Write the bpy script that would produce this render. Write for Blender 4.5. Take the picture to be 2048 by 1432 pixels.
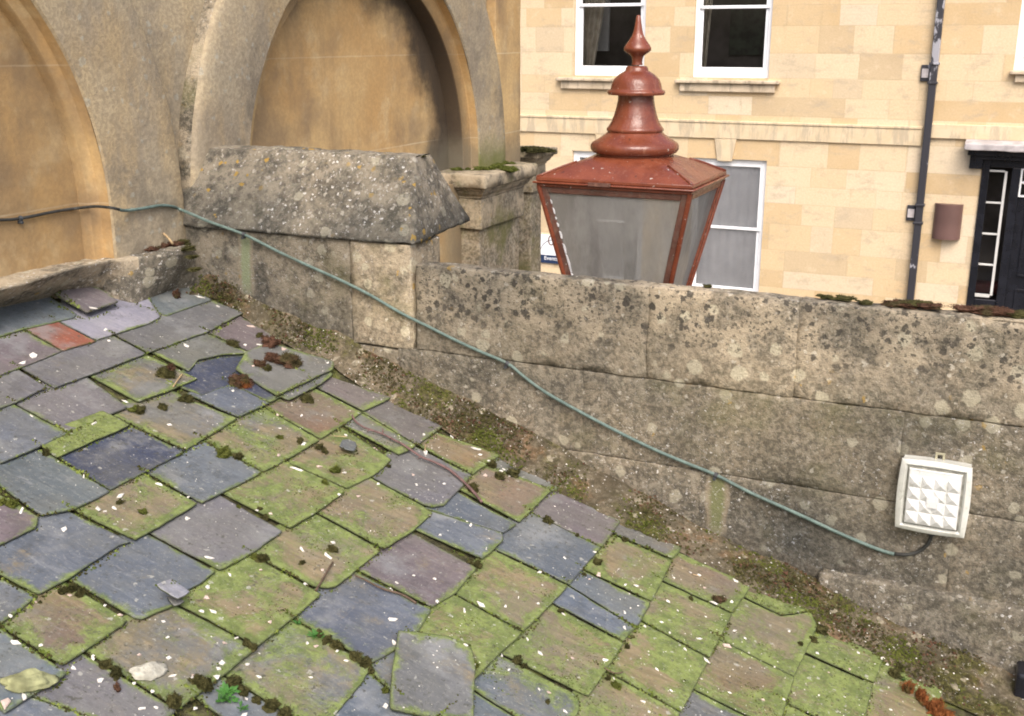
import bpy, bmesh, math, random
import numpy as np
from mathutils import Vector, Matrix, noise
random.seed(7)
R_ = math.radians
for o in list(bpy.data.objects): bpy.data.objects.remove(o, do_unlink=True)
S = bpy.context.scene
COL = S.collection

# ------------------------------------------------------------------ camera
CZ = 4.45                       # eye height above the street
PITCH, YAW, FPX = 16.2, 114.57, 2200.0
cam = bpy.data.cameras.new('camera')
cam.sensor_width = 36; cam.lens = FPX/2048*36; cam.clip_start = .05; cam.clip_end = 500
cob = bpy.data.objects.new('camera', cam); COL.objects.link(cob)
cob.location = (0, 0, CZ); cob.rotation_euler = (R_(90-PITCH), 0, R_(YAW-90))
S.camera = cob
# ------------------------------------------------------------------ light
w = bpy.data.worlds.new('World'); S.world = w; w.use_nodes = True
nt = w.node_tree; bg = nt.nodes['Background']
sky = nt.nodes.new('ShaderNodeTexSky'); sky.sky_type = 'NISHITA'; sky.sun_disc = False
SUN_EL, SUN_AZ = 50, 150         # azimuth of the sun, degrees clockwise from +Y
sky.sun_elevation = R_(SUN_EL); sky.sun_rotation = R_(SUN_AZ)
sky.dust_density = 6.0; sky.ozone_density = .6; sky.air_density = .8
nt.links.new(sky.outputs[0], bg.inputs[0]); bg.inputs[1].default_value = .15
sl = bpy.data.lights.new('sun', 'SUN'); sl.energy = .95; sl.angle = R_(40); sl.color = (1, .985, .965)
so = bpy.data.objects.new('sun', sl); COL.objects.link(so)
so.rotation_euler = (R_(90-SUN_EL), 0, R_(180-SUN_AZ))
S.render.engine = 'CYCLES'
S.view_settings.view_transform = 'Standard'; S.view_settings.look = 'None'
S.view_settings.exposure = .86; S.view_settings.gamma = 1
S.cycles.max_bounces = 8; S.cycles.transparent_max_bounces = 12
S.render.film_transparent = False
S.cycles.filter_width = 1.9

# ------------------------------------------------------------------ geometry of the view: pixel -> point on a real surface
p_, y_ = R_(PITCH), R_(YAW)
Fv = np.array([math.cos(y_)*math.cos(p_), math.sin(y_)*math.cos(p_), -math.sin(p_)])
Rv = np.array([math.sin(y_), -math.cos(y_), 0.]); Dv = np.cross(Fv, Rv)
def hit(x, y, n, d):
    r = Fv + Rv*(x-1024)/FPX + Dv*(y-716)/FPX
    p = r*d/(r@np.array(n, float)); return Vector((p[0], p[1], p[2]+CZ))
def HX(x, y, X): return hit(x, y, (1, 0, 0), X)
def HY(x, y, Y): return hit(x, y, (0, 1, 0), Y)
def HZ(x, y, Z): return hit(x, y, (0, 0, 1), Z-CZ)
TA = math.tan(R_(17.5)); CA, SA = math.cos(R_(17.5)), math.sin(R_(17.5))
RD = -1.7845                    # roof plane z = CZ + RD - TA*x
NRM = Vector((SA, 0, CA)); EU = Vector((CA, 0, -SA)); EV = Vector((0, 1, 0))
ORG = Vector((0, 0, CZ+RD))
def rpt(u, v, h=0): return ORG + EU*u + EV*v + NRM*h
def ruv(x, y, h=0):             # roof coordinates of the pixel, on the plane h above the boards
    p = hit(x, y, (TA, 0, 1), RD + h/CA); d = p-ORG
    return d.dot(EU), d.dot(EV)
WALL = 3.2                      # face of the parapet
AX = -2.817                     # face of the arcaded wall
FY = 15.0                       # face of the house across the street

# ------------------------------------------------------------------ objects
def tag(o, label=None, cat=None, group=None, kind=None):
    if label: o['label'] = label
    if cat: o['category'] = cat
    if group: o['group'] = group
    if kind: o['kind'] = kind
    return o
def thing(name, label, cat, loc=(0, 0, 0), group=None):
    o = bpy.data.objects.new(name, None); COL.objects.link(o); o.location = loc
    o.empty_display_size = .05
    return tag(o, label, cat, group)
def mesh_obj(name, verts, faces, mat, parent=None, smooth=False, ang=None):
    me = bpy.data.meshes.new(name)
    me.from_pydata([tuple(v) for v in verts], [], faces); me.validate()
    if mat: me.materials.append(mat)
    o = bpy.data.objects.new(name, me); COL.objects.link(o)
    if parent:
        o.parent = parent; o.matrix_parent_inverse = Matrix.Translation(-parent.location)
    if smooth: 
        me.polygons.foreach_set('use_smooth', [True]*len(me.polygons))
    return o
class MB:
    def __init__(s): s.v = []; s.f = []
    def add(s, vs, fs):
        n = len(s.v); s.v += [Vector(v) for v in vs]; s.f += [tuple(i+n for i in f) for f in fs]; return s
    def box(s, lo, hi):
        x0, y0, z0 = lo; x1, y1, z1 = hi
        return s.add([(x0,y0,z0),(x1,y0,z0),(x1,y1,z0),(x0,y1,z0),(x0,y0,z1),(x1,y0,z1),(x1,y1,z1),(x0,y1,z1)],
              [(0,3,2,1),(4,5,6,7),(0,1,5,4),(1,2,6,5),(2,3,7,6),(3,0,4,7)])
    def hexa(s, b, t):          # bottom and top quads
        return s.add(list(b)+list(t), [(0,3,2,1),(4,5,6,7),(0,1,5,4),(1,2,6,5),(2,3,7,6),(3,0,4,7)])
    def tube(s, pts, r, n=8, cap=True):
        pts = [Vector(p) for p in pts]; m = len(pts); rr = r if isinstance(r, (list, tuple)) else [r]*m
        vs = []; up = Vector((.13, .31, .94))
        for i, p in enumerate(pts):
            t = (pts[min(i+1, m-1)]-pts[max(i-1, 0)]).normalized()
            a = t.cross(up).normalized(); b = t.cross(a)
            for k in range(n):
                c = 2*math.pi*k/n; vs.append(p + (a*math.cos(c)+b*math.sin(c))*rr[i])
        fs = [(i*n+k, i*n+(k+1) % n, (i+1)*n+(k+1) % n, (i+1)*n+k) for i in range(m-1) for k in range(n)]
        if cap: fs += [tuple(range(n-1, -1, -1)), tuple((m-1)*n+k for k in range(n))]
        return s.add(vs, fs)
    def lathe(s, c, prof, n=48):
        vs = []; m = len(prof)
        for r, z in prof:
            for k in range(n):
                a = 2*math.pi*k/n; vs.append((c[0]+r*math.cos(a), c[1]+r*math.sin(a), c[2]+z))
        fs = [(i*n+k, i*n+(k+1) % n, (i+1)*n+(k+1) % n, (i+1)*n+k) for i in range(m-1) for k in range(n)]
        fs += [tuple(range(n-1, -1, -1)), tuple((m-1)*n+k for k in range(n))]
        return s.add(vs, fs)
    def build(s, name, mat, parent=None, smooth=False):
        return mesh_obj(name, s.v, s.f, mat, parent, smooth)
def bevel(o, wd=.002, seg=2, ang=35):
    m = o.modifiers.new('bevel', 'BEVEL'); m.width = wd; m.segments = seg; m.limit_method = 'ANGLE'; m.angle_limit = R_(ang)
    return o
def smooth_by_angle(o, a=40):
    me = o.data; me.polygons.foreach_set('use_smooth', [True]*len(me.polygons))
    bm = bmesh.new(); bm.from_mesh(me)
    for e in bm.edges:
        if len(e.link_faces) == 2 and e.calc_face_angle(0) > R_(a): e.smooth = False
    bm.to_mesh(me); bm.free(); return o
def nz(p, f, seed=0): return noise.noise(Vector(p)*f + Vector((seed*7.3, seed*3.1, seed*5.7)))
def axis_pts(a, b, r, step):
    n = max(1, int(round((b-a-2*r)/step)))
    return [a, a+r*.4] + [a+r+(b-a-2*r)*i/n for i in range(n+1)] + [b-r*.4, b]
def rbox(lo, hi, r=.01, step=.03, amp=.003, freq=14, seed=0, warp=None, chip=0.):
    ax = [axis_pts(lo[i], hi[i], r, step) for i in range(3)]
    idx = {}; vs = []; fs = []
    def vid(i, j, k):
        if (i, j, k) not in idx:
            p = Vector((ax[0][i], ax[1][j], ax[2][k]))
            q = Vector([min(max(p[t], lo[t]+r), hi[t]-r) for t in range(3)])
            d = p-q
            n = d.normalized() if d.length > 1e-9 else Vector((0, 0, 1))
            e = sum(1 for t in range(3) if abs(d[t]) > 1e-6)
            c = q+n*r + n*(amp*(nz(p, freq, seed)+.5*nz(p, freq*2.7, seed+1)))
            if chip and e >= 2: c -= n*chip*max(0, nz(p, 9, seed+5)+.1)*2.2
            if warp: c = warp(c)
            idx[(i, j, k)] = len(vs); vs.append(c)
        return idx[(i, j, k)]
    n = [len(a)-1 for a in ax]
    for i in range(n[0]):
        for j in range(n[1]):
            fs.append((vid(i,j,0), vid(i,j+1,0), vid(i+1,j+1,0), vid(i+1,j,0)))
            k = n[2]; fs.append((vid(i,j,k), vid(i+1,j,k), vid(i+1,j+1,k), vid(i,j+1,k)))
    for i in range(n[0]):
        for k in range(n[2]):
            fs.append((vid(i,0,k), vid(i+1,0,k), vid(i+1,0,k+1), vid(i,0,k+1)))
            j = n[1]; fs.append((vid(i,j,k), vid(i,j,k+1), vid(i+1,j,k+1), vid(i+1,j,k)))
    for j in range(n[1]):
        for k in range(n[2]):
            fs.append((vid(0,j,k), vid(0,j,k+1), vid(0,j+1,k+1), vid(0,j+1,k)))
            i = n[0]; fs.append((vid(i,j,k), vid(i,j+1,k), vid(i,j+1,k+1), vid(i,j,k+1)))
    return vs, fs

# ------------------------------------------------------------------ materials
class M:
    def __init__(s, name, rough=.8, spec=.3):
        s.m = bpy.data.materials.new(name); s.m.use_nodes = True
        s.t = s.m.node_tree; s.b = s.t.nodes['Principled BSDF']
        s.b.inputs['Roughness'].default_value = rough; s.b.inputs['Specular IOR Level'].default_value = spec
        g = s.t.nodes.new('ShaderNodeNewGeometry'); s.P = g.outputs['Position']; s.N = g.outputs['Normal']
    def l(s, a, i):
        if isinstance(a, (int, float)): i.default_value = a
        elif isinstance(a, (tuple, list)): i.default_value = tuple(a)+((1,) if len(a) == 3 and len(i.default_value) == 4 else ())
        else: s.t.links.new(a, i)
    def math(s, op, a, b=0., c=0.):
        n = s.t.nodes.new('ShaderNodeMath'); n.operation = op
        s.l(a, n.inputs[0]); s.l(b, n.inputs[1]); s.l(c, n.inputs[2]); return n.outputs[0]
    def vm(s, op, a, b=(0, 0, 0)):
        n = s.t.nodes.new('ShaderNodeVectorMath'); n.operation = op
        s.l(a, n.inputs[0]); s.l(b, n.inputs[1]); return n.outputs[0]
    def noise(s, scale, vec=None, det=4, rough=.55, dist=0., col=False):
        n = s.t.nodes.new('ShaderNodeTexNoise'); s.l(vec if vec else s.P, n.inputs['Vector'])
        n.inputs['Scale'].default_value = scale; n.inputs['Detail'].default_value = det
        n.inputs['Roughness'].default_value = rough; n.inputs['Distortion'].default_value = dist
        return n.outputs['Color' if col else 'Fac']
    def vor(s, scale, vec=None, out='Distance', feat='F1', rnd=1.):
        n = s.t.nodes.new('ShaderNodeTexVoronoi'); s.l(vec if vec else s.P, n.inputs['Vector'])
        n.feature = feat; n.inputs['Scale'].default_value = scale; n.inputs['Randomness'].default_value = rnd
        return n.outputs[out]
    def ramp(s, f, lo, hi, a=0., b=1.):
        n = s.t.nodes.new('ShaderNodeMapRange'); n.interpolation_type = 'SMOOTHSTEP'
        for i, v in enumerate((f, lo, hi, a, b)): s.l(v, n.inputs[i])
        return n.outputs[0]
    def mix(s, f, a, b, mode='MIX'):
        n = s.t.nodes.new('ShaderNodeMix'); n.data_type = 'RGBA'; n.blend_type = mode
        s.l(f, n.inputs[0]); s.l(a, n.inputs[6]); s.l(b, n.inputs[7]); return n.outputs[2]
    def cr(s, f, stops):
        n = s.t.nodes.new('ShaderNodeValToRGB'); e = n.color_ramp.elements
        while len(e) < len(stops): e.new(.5)
        for i, (p, c) in enumerate(stops): e[i].position = p; e[i].color = tuple(c)+(1,)
        s.l(f, n.inputs[0]); return n.outputs[0]
    def xyz(s, v=None):
        n = s.t.nodes.new('ShaderNodeSeparateXYZ'); s.l(v if v else s.P, n.inputs[0]); return n.outputs
    def comb(s, x, y, z):
        n = s.t.nodes.new('ShaderNodeCombineXYZ'); s.l(x, n.inputs[0]); s.l(y, n.inputs[1]); s.l(z, n.inputs[2]); return n.outputs[0]
    def attr(s, name, typ='OBJECT', out='Fac'):
        n = s.t.nodes.new('ShaderNodeAttribute'); n.attribute_type = typ; n.attribute_name = name; return n.outputs[out]
    def bump(s, h, strength=.5, dist=.01):
        n = s.t.nodes.new('ShaderNodeBump'); n.inputs['Strength'].default_value = strength
        n.inputs['Distance'].default_value = dist; s.l(h, n.inputs['Height']); s.l(n.outputs[0], s.b.inputs['Normal'])
    def done(s, col, rough=None):
        s.l(col, s.b.inputs['Base Color'])
        if rough is not None: s.l(rough, s.b.inputs['Roughness'])
        return s.m
def plain(name, c, rough=.6, spec=.3, var=.25, vs=30, bump=0., metal=0.):
    m = M(name, rough, spec); n = m.noise(vs)
    c2 = tuple(x*(1-var) for x in c); c3 = tuple(min(1, x*(1+var)) for x in c)
    m.b.inputs['Metallic'].default_value = metal
    if bump: m.bump(m.noise(vs*3), bump, .004)
    return m.done(m.mix(m.ramp(n, .3, .7), c2, c3))

def spots(m, scale, lo, hi, seed, thin=.6, warp=.006):
    """irregular round spots: voronoi cells, only a share of them, each with its own size"""
    off = m.vm('ADD', m.P, (seed*3.17, seed*1.31, seed*2.43))
    wv = m.vm('ADD', off, m.vm('MULTIPLY', m.vm('SUBTRACT', m.noise(scale*2.2, off, 3, col=True), (.5,.5,.5)), (warp*4,)*3))
    d = m.vor(scale, wv); rnd = m.xyz(m.vor(scale, wv, 'Color'))
    size = m.math('MULTIPLY_ADD', rnd[0], hi-lo, lo)
    on = m.math('GREATER_THAN', rnd[1], thin)
    e = m.math('SUBTRACT', size, d)
    return m.math('MULTIPLY', m.ramp(e, -.02, .05), on)

def aged_stone(name, warm=.5, lichen=1., black=1., top=None, green=.3, dark=.4, stains=(), orange=1., white=1., rough_amp=.8, cool=0.):
    m = M(name, .9, .15)
    big = m.noise(2.3, det=5, rough=.6); mid = m.noise(9, det=6, rough=.65); fine = m.noise(55, det=5, rough=.7); vf = m.noise(190, det=3)
    k_ = .90-.36*max(0., dark-.45)
    tan = (.30*k_, .25*k_, .175*k_); pale = (.375*k_, .335*k_, .255*k_); grey = (.19*k_, .172*k_, .138*k_); dk = (.095, .087, .067); brn = (.195, .148, .098)
    c = m.mix(m.ramp(mid, .35, .65), grey, tan)
    c = m.mix(m.math('MULTIPLY', m.ramp(m.noise(4, m.vm('ADD', m.P, (5, 1, 2)), 5, .65), .48, .62), .8*dark+.2), c, dk if dark > .6 else (.15, .132, .098))
    c = m.mix(m.math('MULTIPLY', m.ramp(m.noise(6.3, m.vm('ADD', m.P, (9, 4, 7)), 6, .7), .5, .66), .75), c, pale)
    c = m.mix(m.math('MULTIPLY', m.ramp(m.noise(11, m.vm('ADD', m.P, (2, 8, 3)), 5, .7), .52, .64), .5), c, brn)
    if warm:
        c = m.mix(m.math('MULTIPLY', m.ramp(big, .45, .6), warm), c, (.36, .285, .17))
    X, Y, Z = m.xyz()
    tz = CZ-.73 if top is None else top
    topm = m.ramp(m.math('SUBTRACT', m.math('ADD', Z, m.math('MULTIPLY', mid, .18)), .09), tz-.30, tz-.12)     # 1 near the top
    # fine mottling
    c = m.mix(m.math('MULTIPLY', m.ramp(fine, .35, .7), .75), c, m.mix(.5, c, (.42, .36, .27)))
    c = m.mix(m.ramp(fine, .58, .40, 0, .6), c, (.065, .058, .043))
    c = m.mix(m.math('MULTIPLY', m.ramp(m.noise(26, m.vm('ADD', m.P, (6, 2, 5)), 6, .75), .52, .62), .55), c, (.40, .355, .27))
    c = m.mix(m.math('MULTIPLY', m.ramp(m.noise(20, m.vm('ADD', m.P, (1, 7, 5)), 6, .75), .54, .64), .6), c, (.10, .088, .062))
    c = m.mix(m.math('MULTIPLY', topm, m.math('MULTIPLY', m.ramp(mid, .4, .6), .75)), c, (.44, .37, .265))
    if cool: c = m.mix(cool, c, m.mix(m.ramp(mid, .35, .65), (.085, .083, .072), (.165, .16, .138)))
    # pale crustose lichen, grey-white
    c = m.mix(m.math('MULTIPLY', spots(m, 15, .25, .42, 1, .72), .62*lichen), c, (.43, .40, .30))
    c = m.mix(m.math('MULTIPLY', spots(m, 42, .2, .4, 2, .72), .7*lichen), c, (.46, .43, .36))
    # black lichen near the top
    if black:
        k = m.math('MULTIPLY', topm, m.ramp(m.noise(7, m.vm('ADD', m.P, (1, 1, 4)), 3), .40, .52))
        c = m.mix(m.math('MULTIPLY', m.math('MULTIPLY', spots(m, 34, .25, .5, 4, .45), k), .88*black), c, (.055, .05, .043))
        c = m.mix(m.math('MULTIPLY', m.math('MULTIPLY', spots(m, 85, .25, .5, 5, .5), topm), .8*black), c, (.06, .055, .045))
        c = m.mix(m.math('MULTIPLY', spots(m, 120, .2, .4, 6, .75), .6), c, (.08, .07, .055))
    if orange:
        k2 = m.ramp(m.noise(3.1, m.vm('ADD', m.P, (4, 4, 1)), 2), .5, .62)
        c = m.mix(m.math('MULTIPLY', m.math('MULTIPLY', spots(m, 30, .2, .42, 8, .74), k2), .75*orange), c, (.38, .25, .07))
    if green:
        g = m.ramp(m.noise(3.7, m.vm('ADD', m.P, (7, 3, 3)), 5, .65), .5, .7)
        c = m.mix(m.math('MULTIPLY', g, green), c, (.13, .125, .05))
    for (sx, sz, hw, hl, sc, st) in stains:    # mineral run-off below the cable clips
        dx = m.math('ABSOLUTE', m.math('SUBTRACT', m.math('ADD', X, m.math('ADD', m.math('MULTIPLY', fine, .016), m.math('MULTIPLY', mid, .05))), sx+.033))
        kx = m.ramp(dx, hw, hw*.4)
        kx2 = m.ramp(dx, hw*1.35, hw)
        kz = m.math('MULTIPLY', m.ramp(Z, sz+.008, sz-.01), m.ramp(m.math('ADD', Z, m.math('MULTIPLY', fine, .05)), sz-hl, sz-hl*.6))
        c = m.mix(m.math('MULTIPLY', m.math('MULTIPLY', kx2, kz), .7), c, (.36, .30, .21))
        c = m.mix(m.math('MULTIPLY', m.math('MULTIPLY', kx, kz), st), c, sc)
    if white:
        dn = m.ramp(m.noise(2.2, m.vm('ADD', m.P, (3, 9, 9)), 3), .42, .6, .25, 1)
        c = m.mix(m.math('MULTIPLY', m.math('MULTIPLY', spots(m, 70, .18, .36, 9, .80), dn), .9*white), c, (.66, .64, .60))
        c = m.mix(m.math('MULTIPLY', m.math('MULTIPLY', spots(m, 150, .2, .38, 10, .84), dn), .9*white), c, (.66, .64, .60))
    h = m.math('ADD', m.math('MULTIPLY', fine, .6), m.math('MULTIPLY', vf, .35)); h = m.math('ADD', h, m.math('MULTIPLY', mid, .5))
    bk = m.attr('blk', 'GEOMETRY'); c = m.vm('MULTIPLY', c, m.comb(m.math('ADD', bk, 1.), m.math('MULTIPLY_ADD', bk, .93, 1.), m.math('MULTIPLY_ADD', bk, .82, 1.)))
    m.bump(h, rough_amp, .012)
    return m.done(c)

def ashlar_warm(name):
    m = M(name, .88, .15)
    big = m.noise(1.7, det=5, rough=.6); mid = m.noise(7, det=5, rough=.65); fine = m.noise(60, det=4, rough=.7)
    st = m.noise(5, m.vm('MULTIPLY', m.P, (1, 1, .16)), 4, .6)
    c = m.mix(m.ramp(big, .35, .65), (.47, .30, .13), (.55, .39, .19))
    c = m.mix(m.math('MULTIPLY', m.ramp(st, .46, .64), .6), c, (.34, .235, .125))
    c = m.mix(m.math('MULTIPLY', m.ramp(mid, .5, .68), .5), c, (.57, .44, .25))
    c = m.mix(m.ramp(fine, .62, .40, 0, .22), c, (.2, .14, .08))
    soot = m.ramp(m.noise(1.9, m.vm('ADD', m.P, (3.3, 1.2, .4)), 4, .6), .50, .68)
    c = m.mix(m.math('MULTIPLY', soot, .6), c, (.19, .14, .095))
    X, Y, Z = m.xyz(); zj = m.math('ABSOLUTE', m.math('SUBTRACT', m.math('FRACT', m.math('DIVIDE', m.math('ADD', Z, m.math('MULTIPLY', mid, .006)), .46)), .5))
    c = m.mix(m.math('MULTIPLY', m.ramp(zj, .009, .003), m.ramp(big, .4, .6, .2, .7)), c, (.60, .50, .34))
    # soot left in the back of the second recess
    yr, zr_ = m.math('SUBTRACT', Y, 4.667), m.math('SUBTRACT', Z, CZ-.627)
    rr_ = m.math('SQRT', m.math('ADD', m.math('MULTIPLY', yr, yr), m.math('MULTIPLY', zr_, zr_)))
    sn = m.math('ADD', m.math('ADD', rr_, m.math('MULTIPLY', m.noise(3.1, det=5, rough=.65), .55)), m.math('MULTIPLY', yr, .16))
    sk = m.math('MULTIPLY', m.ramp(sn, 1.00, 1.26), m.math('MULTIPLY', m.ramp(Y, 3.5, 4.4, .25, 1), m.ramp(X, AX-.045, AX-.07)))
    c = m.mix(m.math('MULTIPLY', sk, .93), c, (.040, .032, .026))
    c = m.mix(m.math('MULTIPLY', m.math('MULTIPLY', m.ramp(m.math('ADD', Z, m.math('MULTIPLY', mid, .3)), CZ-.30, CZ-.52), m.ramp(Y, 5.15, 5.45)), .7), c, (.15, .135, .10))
    m.bump(m.math('ADD', fine, mid), .25, .006)
    return m.done(c)
def grey_ring(name):
    m = M(name, .9, .12)
    big = m.noise(1.5, det=5, rough=.6); mid = m.noise(8, det=6, rough=.65); fine = m.noise(70, det=4, rough=.7)
    st = m.noise(4.5, m.vm('MULTIPLY', m.P, (1, 1, .3)), 5, .6)
    c = m.mix(m.ramp(big, .38, .62), (.30, .255, .19), (.385, .33, .235))
    c = m.mix(m.math('MULTIPLY', m.ramp(st, .42, .60), .75), c, (.44, .335, .19))
    c = m.mix(m.math('MULTIPLY', m.ramp(m.noise(2.1, m.vm('ADD', m.P, (8, 2, 5)), 6, .68), .48, .60), .6), c, (.47, .385, .25))
    c = m.mix(m.math('MULTIPLY', m.ramp(m.noise(3.3, m.vm('ADD', m.P, (1, 2, 9)), 6, .7), .53, .66), .7), c, (.175, .155, .12))
    c = m.mix(m.math('MULTIPLY', m.ramp(mid, .5, .66), .55), c, (.25, .215, .165))
    c = m.mix(m.math('MULTIPLY', spots(m, 26, .2, .42, 3, .70), .4), c, (.38, .40, .36))
    c = m.mix(m.ramp(fine, .6, .42, 0, .35), c, (.16, .13, .09))
    X, Y, Z = m.xyz()
    g = m.math('MULTIPLY', m.ramp(m.math('ADD', Z, m.math('MULTIPLY', mid, .25)), CZ-.36, CZ-.62), m.ramp(Y, 4.6, 5.2))
    c = m.mix(m.math('MULTIPLY', g, .85), c, (.10, .12, .025))
    m.bump(m.math('ADD', fine, mid), .4, .008)
    return m.done(c)

MAT = {}
clipA = HY(488, 472, WALL); clipB = HY(1436, 955, WALL)
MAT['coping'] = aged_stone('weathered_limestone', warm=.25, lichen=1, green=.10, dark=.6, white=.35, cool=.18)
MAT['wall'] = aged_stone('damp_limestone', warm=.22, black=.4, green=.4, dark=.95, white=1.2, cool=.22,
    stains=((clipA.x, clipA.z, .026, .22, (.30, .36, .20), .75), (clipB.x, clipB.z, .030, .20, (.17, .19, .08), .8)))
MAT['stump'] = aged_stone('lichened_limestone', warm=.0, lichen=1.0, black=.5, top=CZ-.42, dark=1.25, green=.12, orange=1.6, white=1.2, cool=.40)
MAT['ledge'] = aged_stone('ledge_limestone', warm=.5, black=.2, dark=.6, green=.1, orange=1.6, white=1.6)
MAT['ped'] = aged_stone('pedestal_limestone', warm=.4, lichen=.3, black=0, dark=.7, green=.8, orange=.3, white=0, rough_amp=.3)
MAT['grimestone'] = aged_stone('grimy_lichened_edge', warm=.0, lichen=.6, black=0, dark=1.5, green=.5, orange=.2, white=.5)
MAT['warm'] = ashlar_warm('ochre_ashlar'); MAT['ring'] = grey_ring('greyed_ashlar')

def slate_mat():
    m = M('mossy_roof_slate', .45, .45)
    sd = m.attr('seed'); tone = m.attr('tone', out='Color'); mossy = m.attr('mossy')
    edge = m.attr('edge', 'GEOMETRY')
    P = m.vm('ADD', m.P, m.comb(sd, m.math('MULTIPLY', sd, 1.7), m.math('MULTIPLY', sd, .6)))
    # grain runs down the slope
    G = m.vm('MULTIPLY', P, (1, 5.5, 1))
    gr = m.noise(7, G, 5, .6, 1.2); md = m.noise(9, P, 6, .62); fn = m.noise(90, P, 5, .7); bl = m.noise(3.2, P, 4, .55)
    c = m.mix(m.ramp(bl, .3, .7), m.vm('MULTIPLY', tone, (.80, .80, .84)), m.vm('MULTIPLY', tone, (1.2, 1.18, 1.15)))
    c = m.mix(m.math('MULTIPLY', m.ramp(gr, .45, .7), .5), c, m.vm('MULTIPLY', tone, (1.5, 1.42, 1.32)))
    c = m.mix(m.math('MULTIPLY', m.ramp(gr, .45, .3), .35), c, m.vm('MULTIPLY', tone, (.62, .6, .6)))
    c = m.mix(m.ramp(fn, .62, .4, 0, .25), c, m.vm('MULTIPLY', tone, (.5, .5, .5)))
    c = m.mix(m.math('MULTIPLY', m.ramp(m.noise(5.5, m.vm('ADD', P, (4, 4, 4)), 5, .65), .52, .70), .6), c, (.245, .255, .26))
    c = m.mix(m.math('MULTIPLY', m.ramp(m.noise(16, m.vm('MULTIPLY', P, (1, 3.5, 1)), 5, .7, 1.), .55, .70), .35), c, (.30, .31, .32))
    c = m.mix(m.math('MULTIPLY', m.ramp(m.noise(13, m.vm('ADD', P, (1, 4, 9)), 6, .7), .52, .64), .45), c, m.vm('MULTIPLY', tone, (.52, .52, .5)))
    # ochre grime where mossy
    oc = m.math('MULTIPLY', m.ramp(m.math('ADD', m.math('ADD', m.noise(4.2, m.vm('ADD', P, (8, 1, 1)), 8, .72), m.math('MULTIPLY', m.math('SUBTRACT', fn, .5), .25)), m.math('MULTIPLY', mossy, .42)), .62, .80), .85)
    c = m.mix(oc, c, m.mix(m.ramp(gr, .35, .65), (.155, .130, .072), (.255, .205, .120)))
    c = m.mix(m.math('MULTIPLY', m.ramp(m.noise(2.6, det=6, rough=.7), .42, .62), .38), c, (.150, .150, .125))
    # bright algae: spreads from the edges
    a = m.math('ADD', m.noise(6.0, m.vm('ADD', P, (2, 5, 8)), 9, .74, .5), m.math('MULTIPLY', m.math('SUBTRACT', fn, .5), .22))
    a = m.math('ADD', a, m.math('MULTIPLY', mossy, .34)); a = m.math('ADD', a, m.math('MULTIPLY', edge, m.math('MULTIPLY_ADD', mossy, .12, .21)))
    am = m.ramp(a, .655, .82)
    ac = m.mix(m.ramp(m.noise(24, P, 4, .7), .35, .65), (.092, .130, .034), (.180, .232, .066))
    ac = m.mix(m.math('MULTIPLY', m.ramp(fn, .5, .38), .45), ac, (.075, .078, .025))
    c = m.mix(m.math('MULTIPLY', am, .92), c, ac)
    # dark lichen dust and small pale dots
    c = m.mix(m.math('MULTIPLY', spots(m, 60, .12, .32, 3, .8), .7), c, (.06, .06, .05))
    c = m.mix(m.math('MULTIPLY', spots(m, 45, .10, .3, 6, .88), .6), c, (.40, .40, .36))
    c = m.mix(m.math('MULTIPLY', spots(m, 170, .15, .4, 7, .86), .5), c, (.45, .45, .40))
    # coarse dark and light grit of old lichen, in drifts
    gd = m.ramp(m.noise(5, m.vm('ADD', P, (6, 6, 2)), 3), .42, .6)
    c = m.mix(m.math('MULTIPLY', m.math('MULTIPLY', m.ramp(m.noise(70, m.vm('ADD', P, (2, 2, 2)), 4, .75), .55, .66), gd), .7), c, (.055, .055, .04))
    c = m.mix(m.math('MULTIPLY', m.ramp(m.noise(110, m.vm('ADD', P, (5, 2, 2)), 3, .7), .60, .68), .35), c, (.36, .36, .31))
    # darker rim along the slate outline
    c = m.mix(m.math('MULTIPLY', m.ramp(edge, .9, 1.0), .5), c, (.035, .040, .022))
    h = m.math('ADD', m.math('MULTIPLY', gr, .7), m.math('MULTIPLY', fn, .3)); h = m.math('ADD', h, m.math('MULTIPLY', md, .6))
    h = m.math('ADD', h, m.math('MULTIPLY', am, .25))
    m.bump(h, .45, .006)
    return m.done(c, m.math('MAXIMUM', m.math('MULTIPLY_ADD', fn, .25, .30), m.math('MULTIPLY', am, .9)))
MAT['slate'] = slate_mat()

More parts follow.
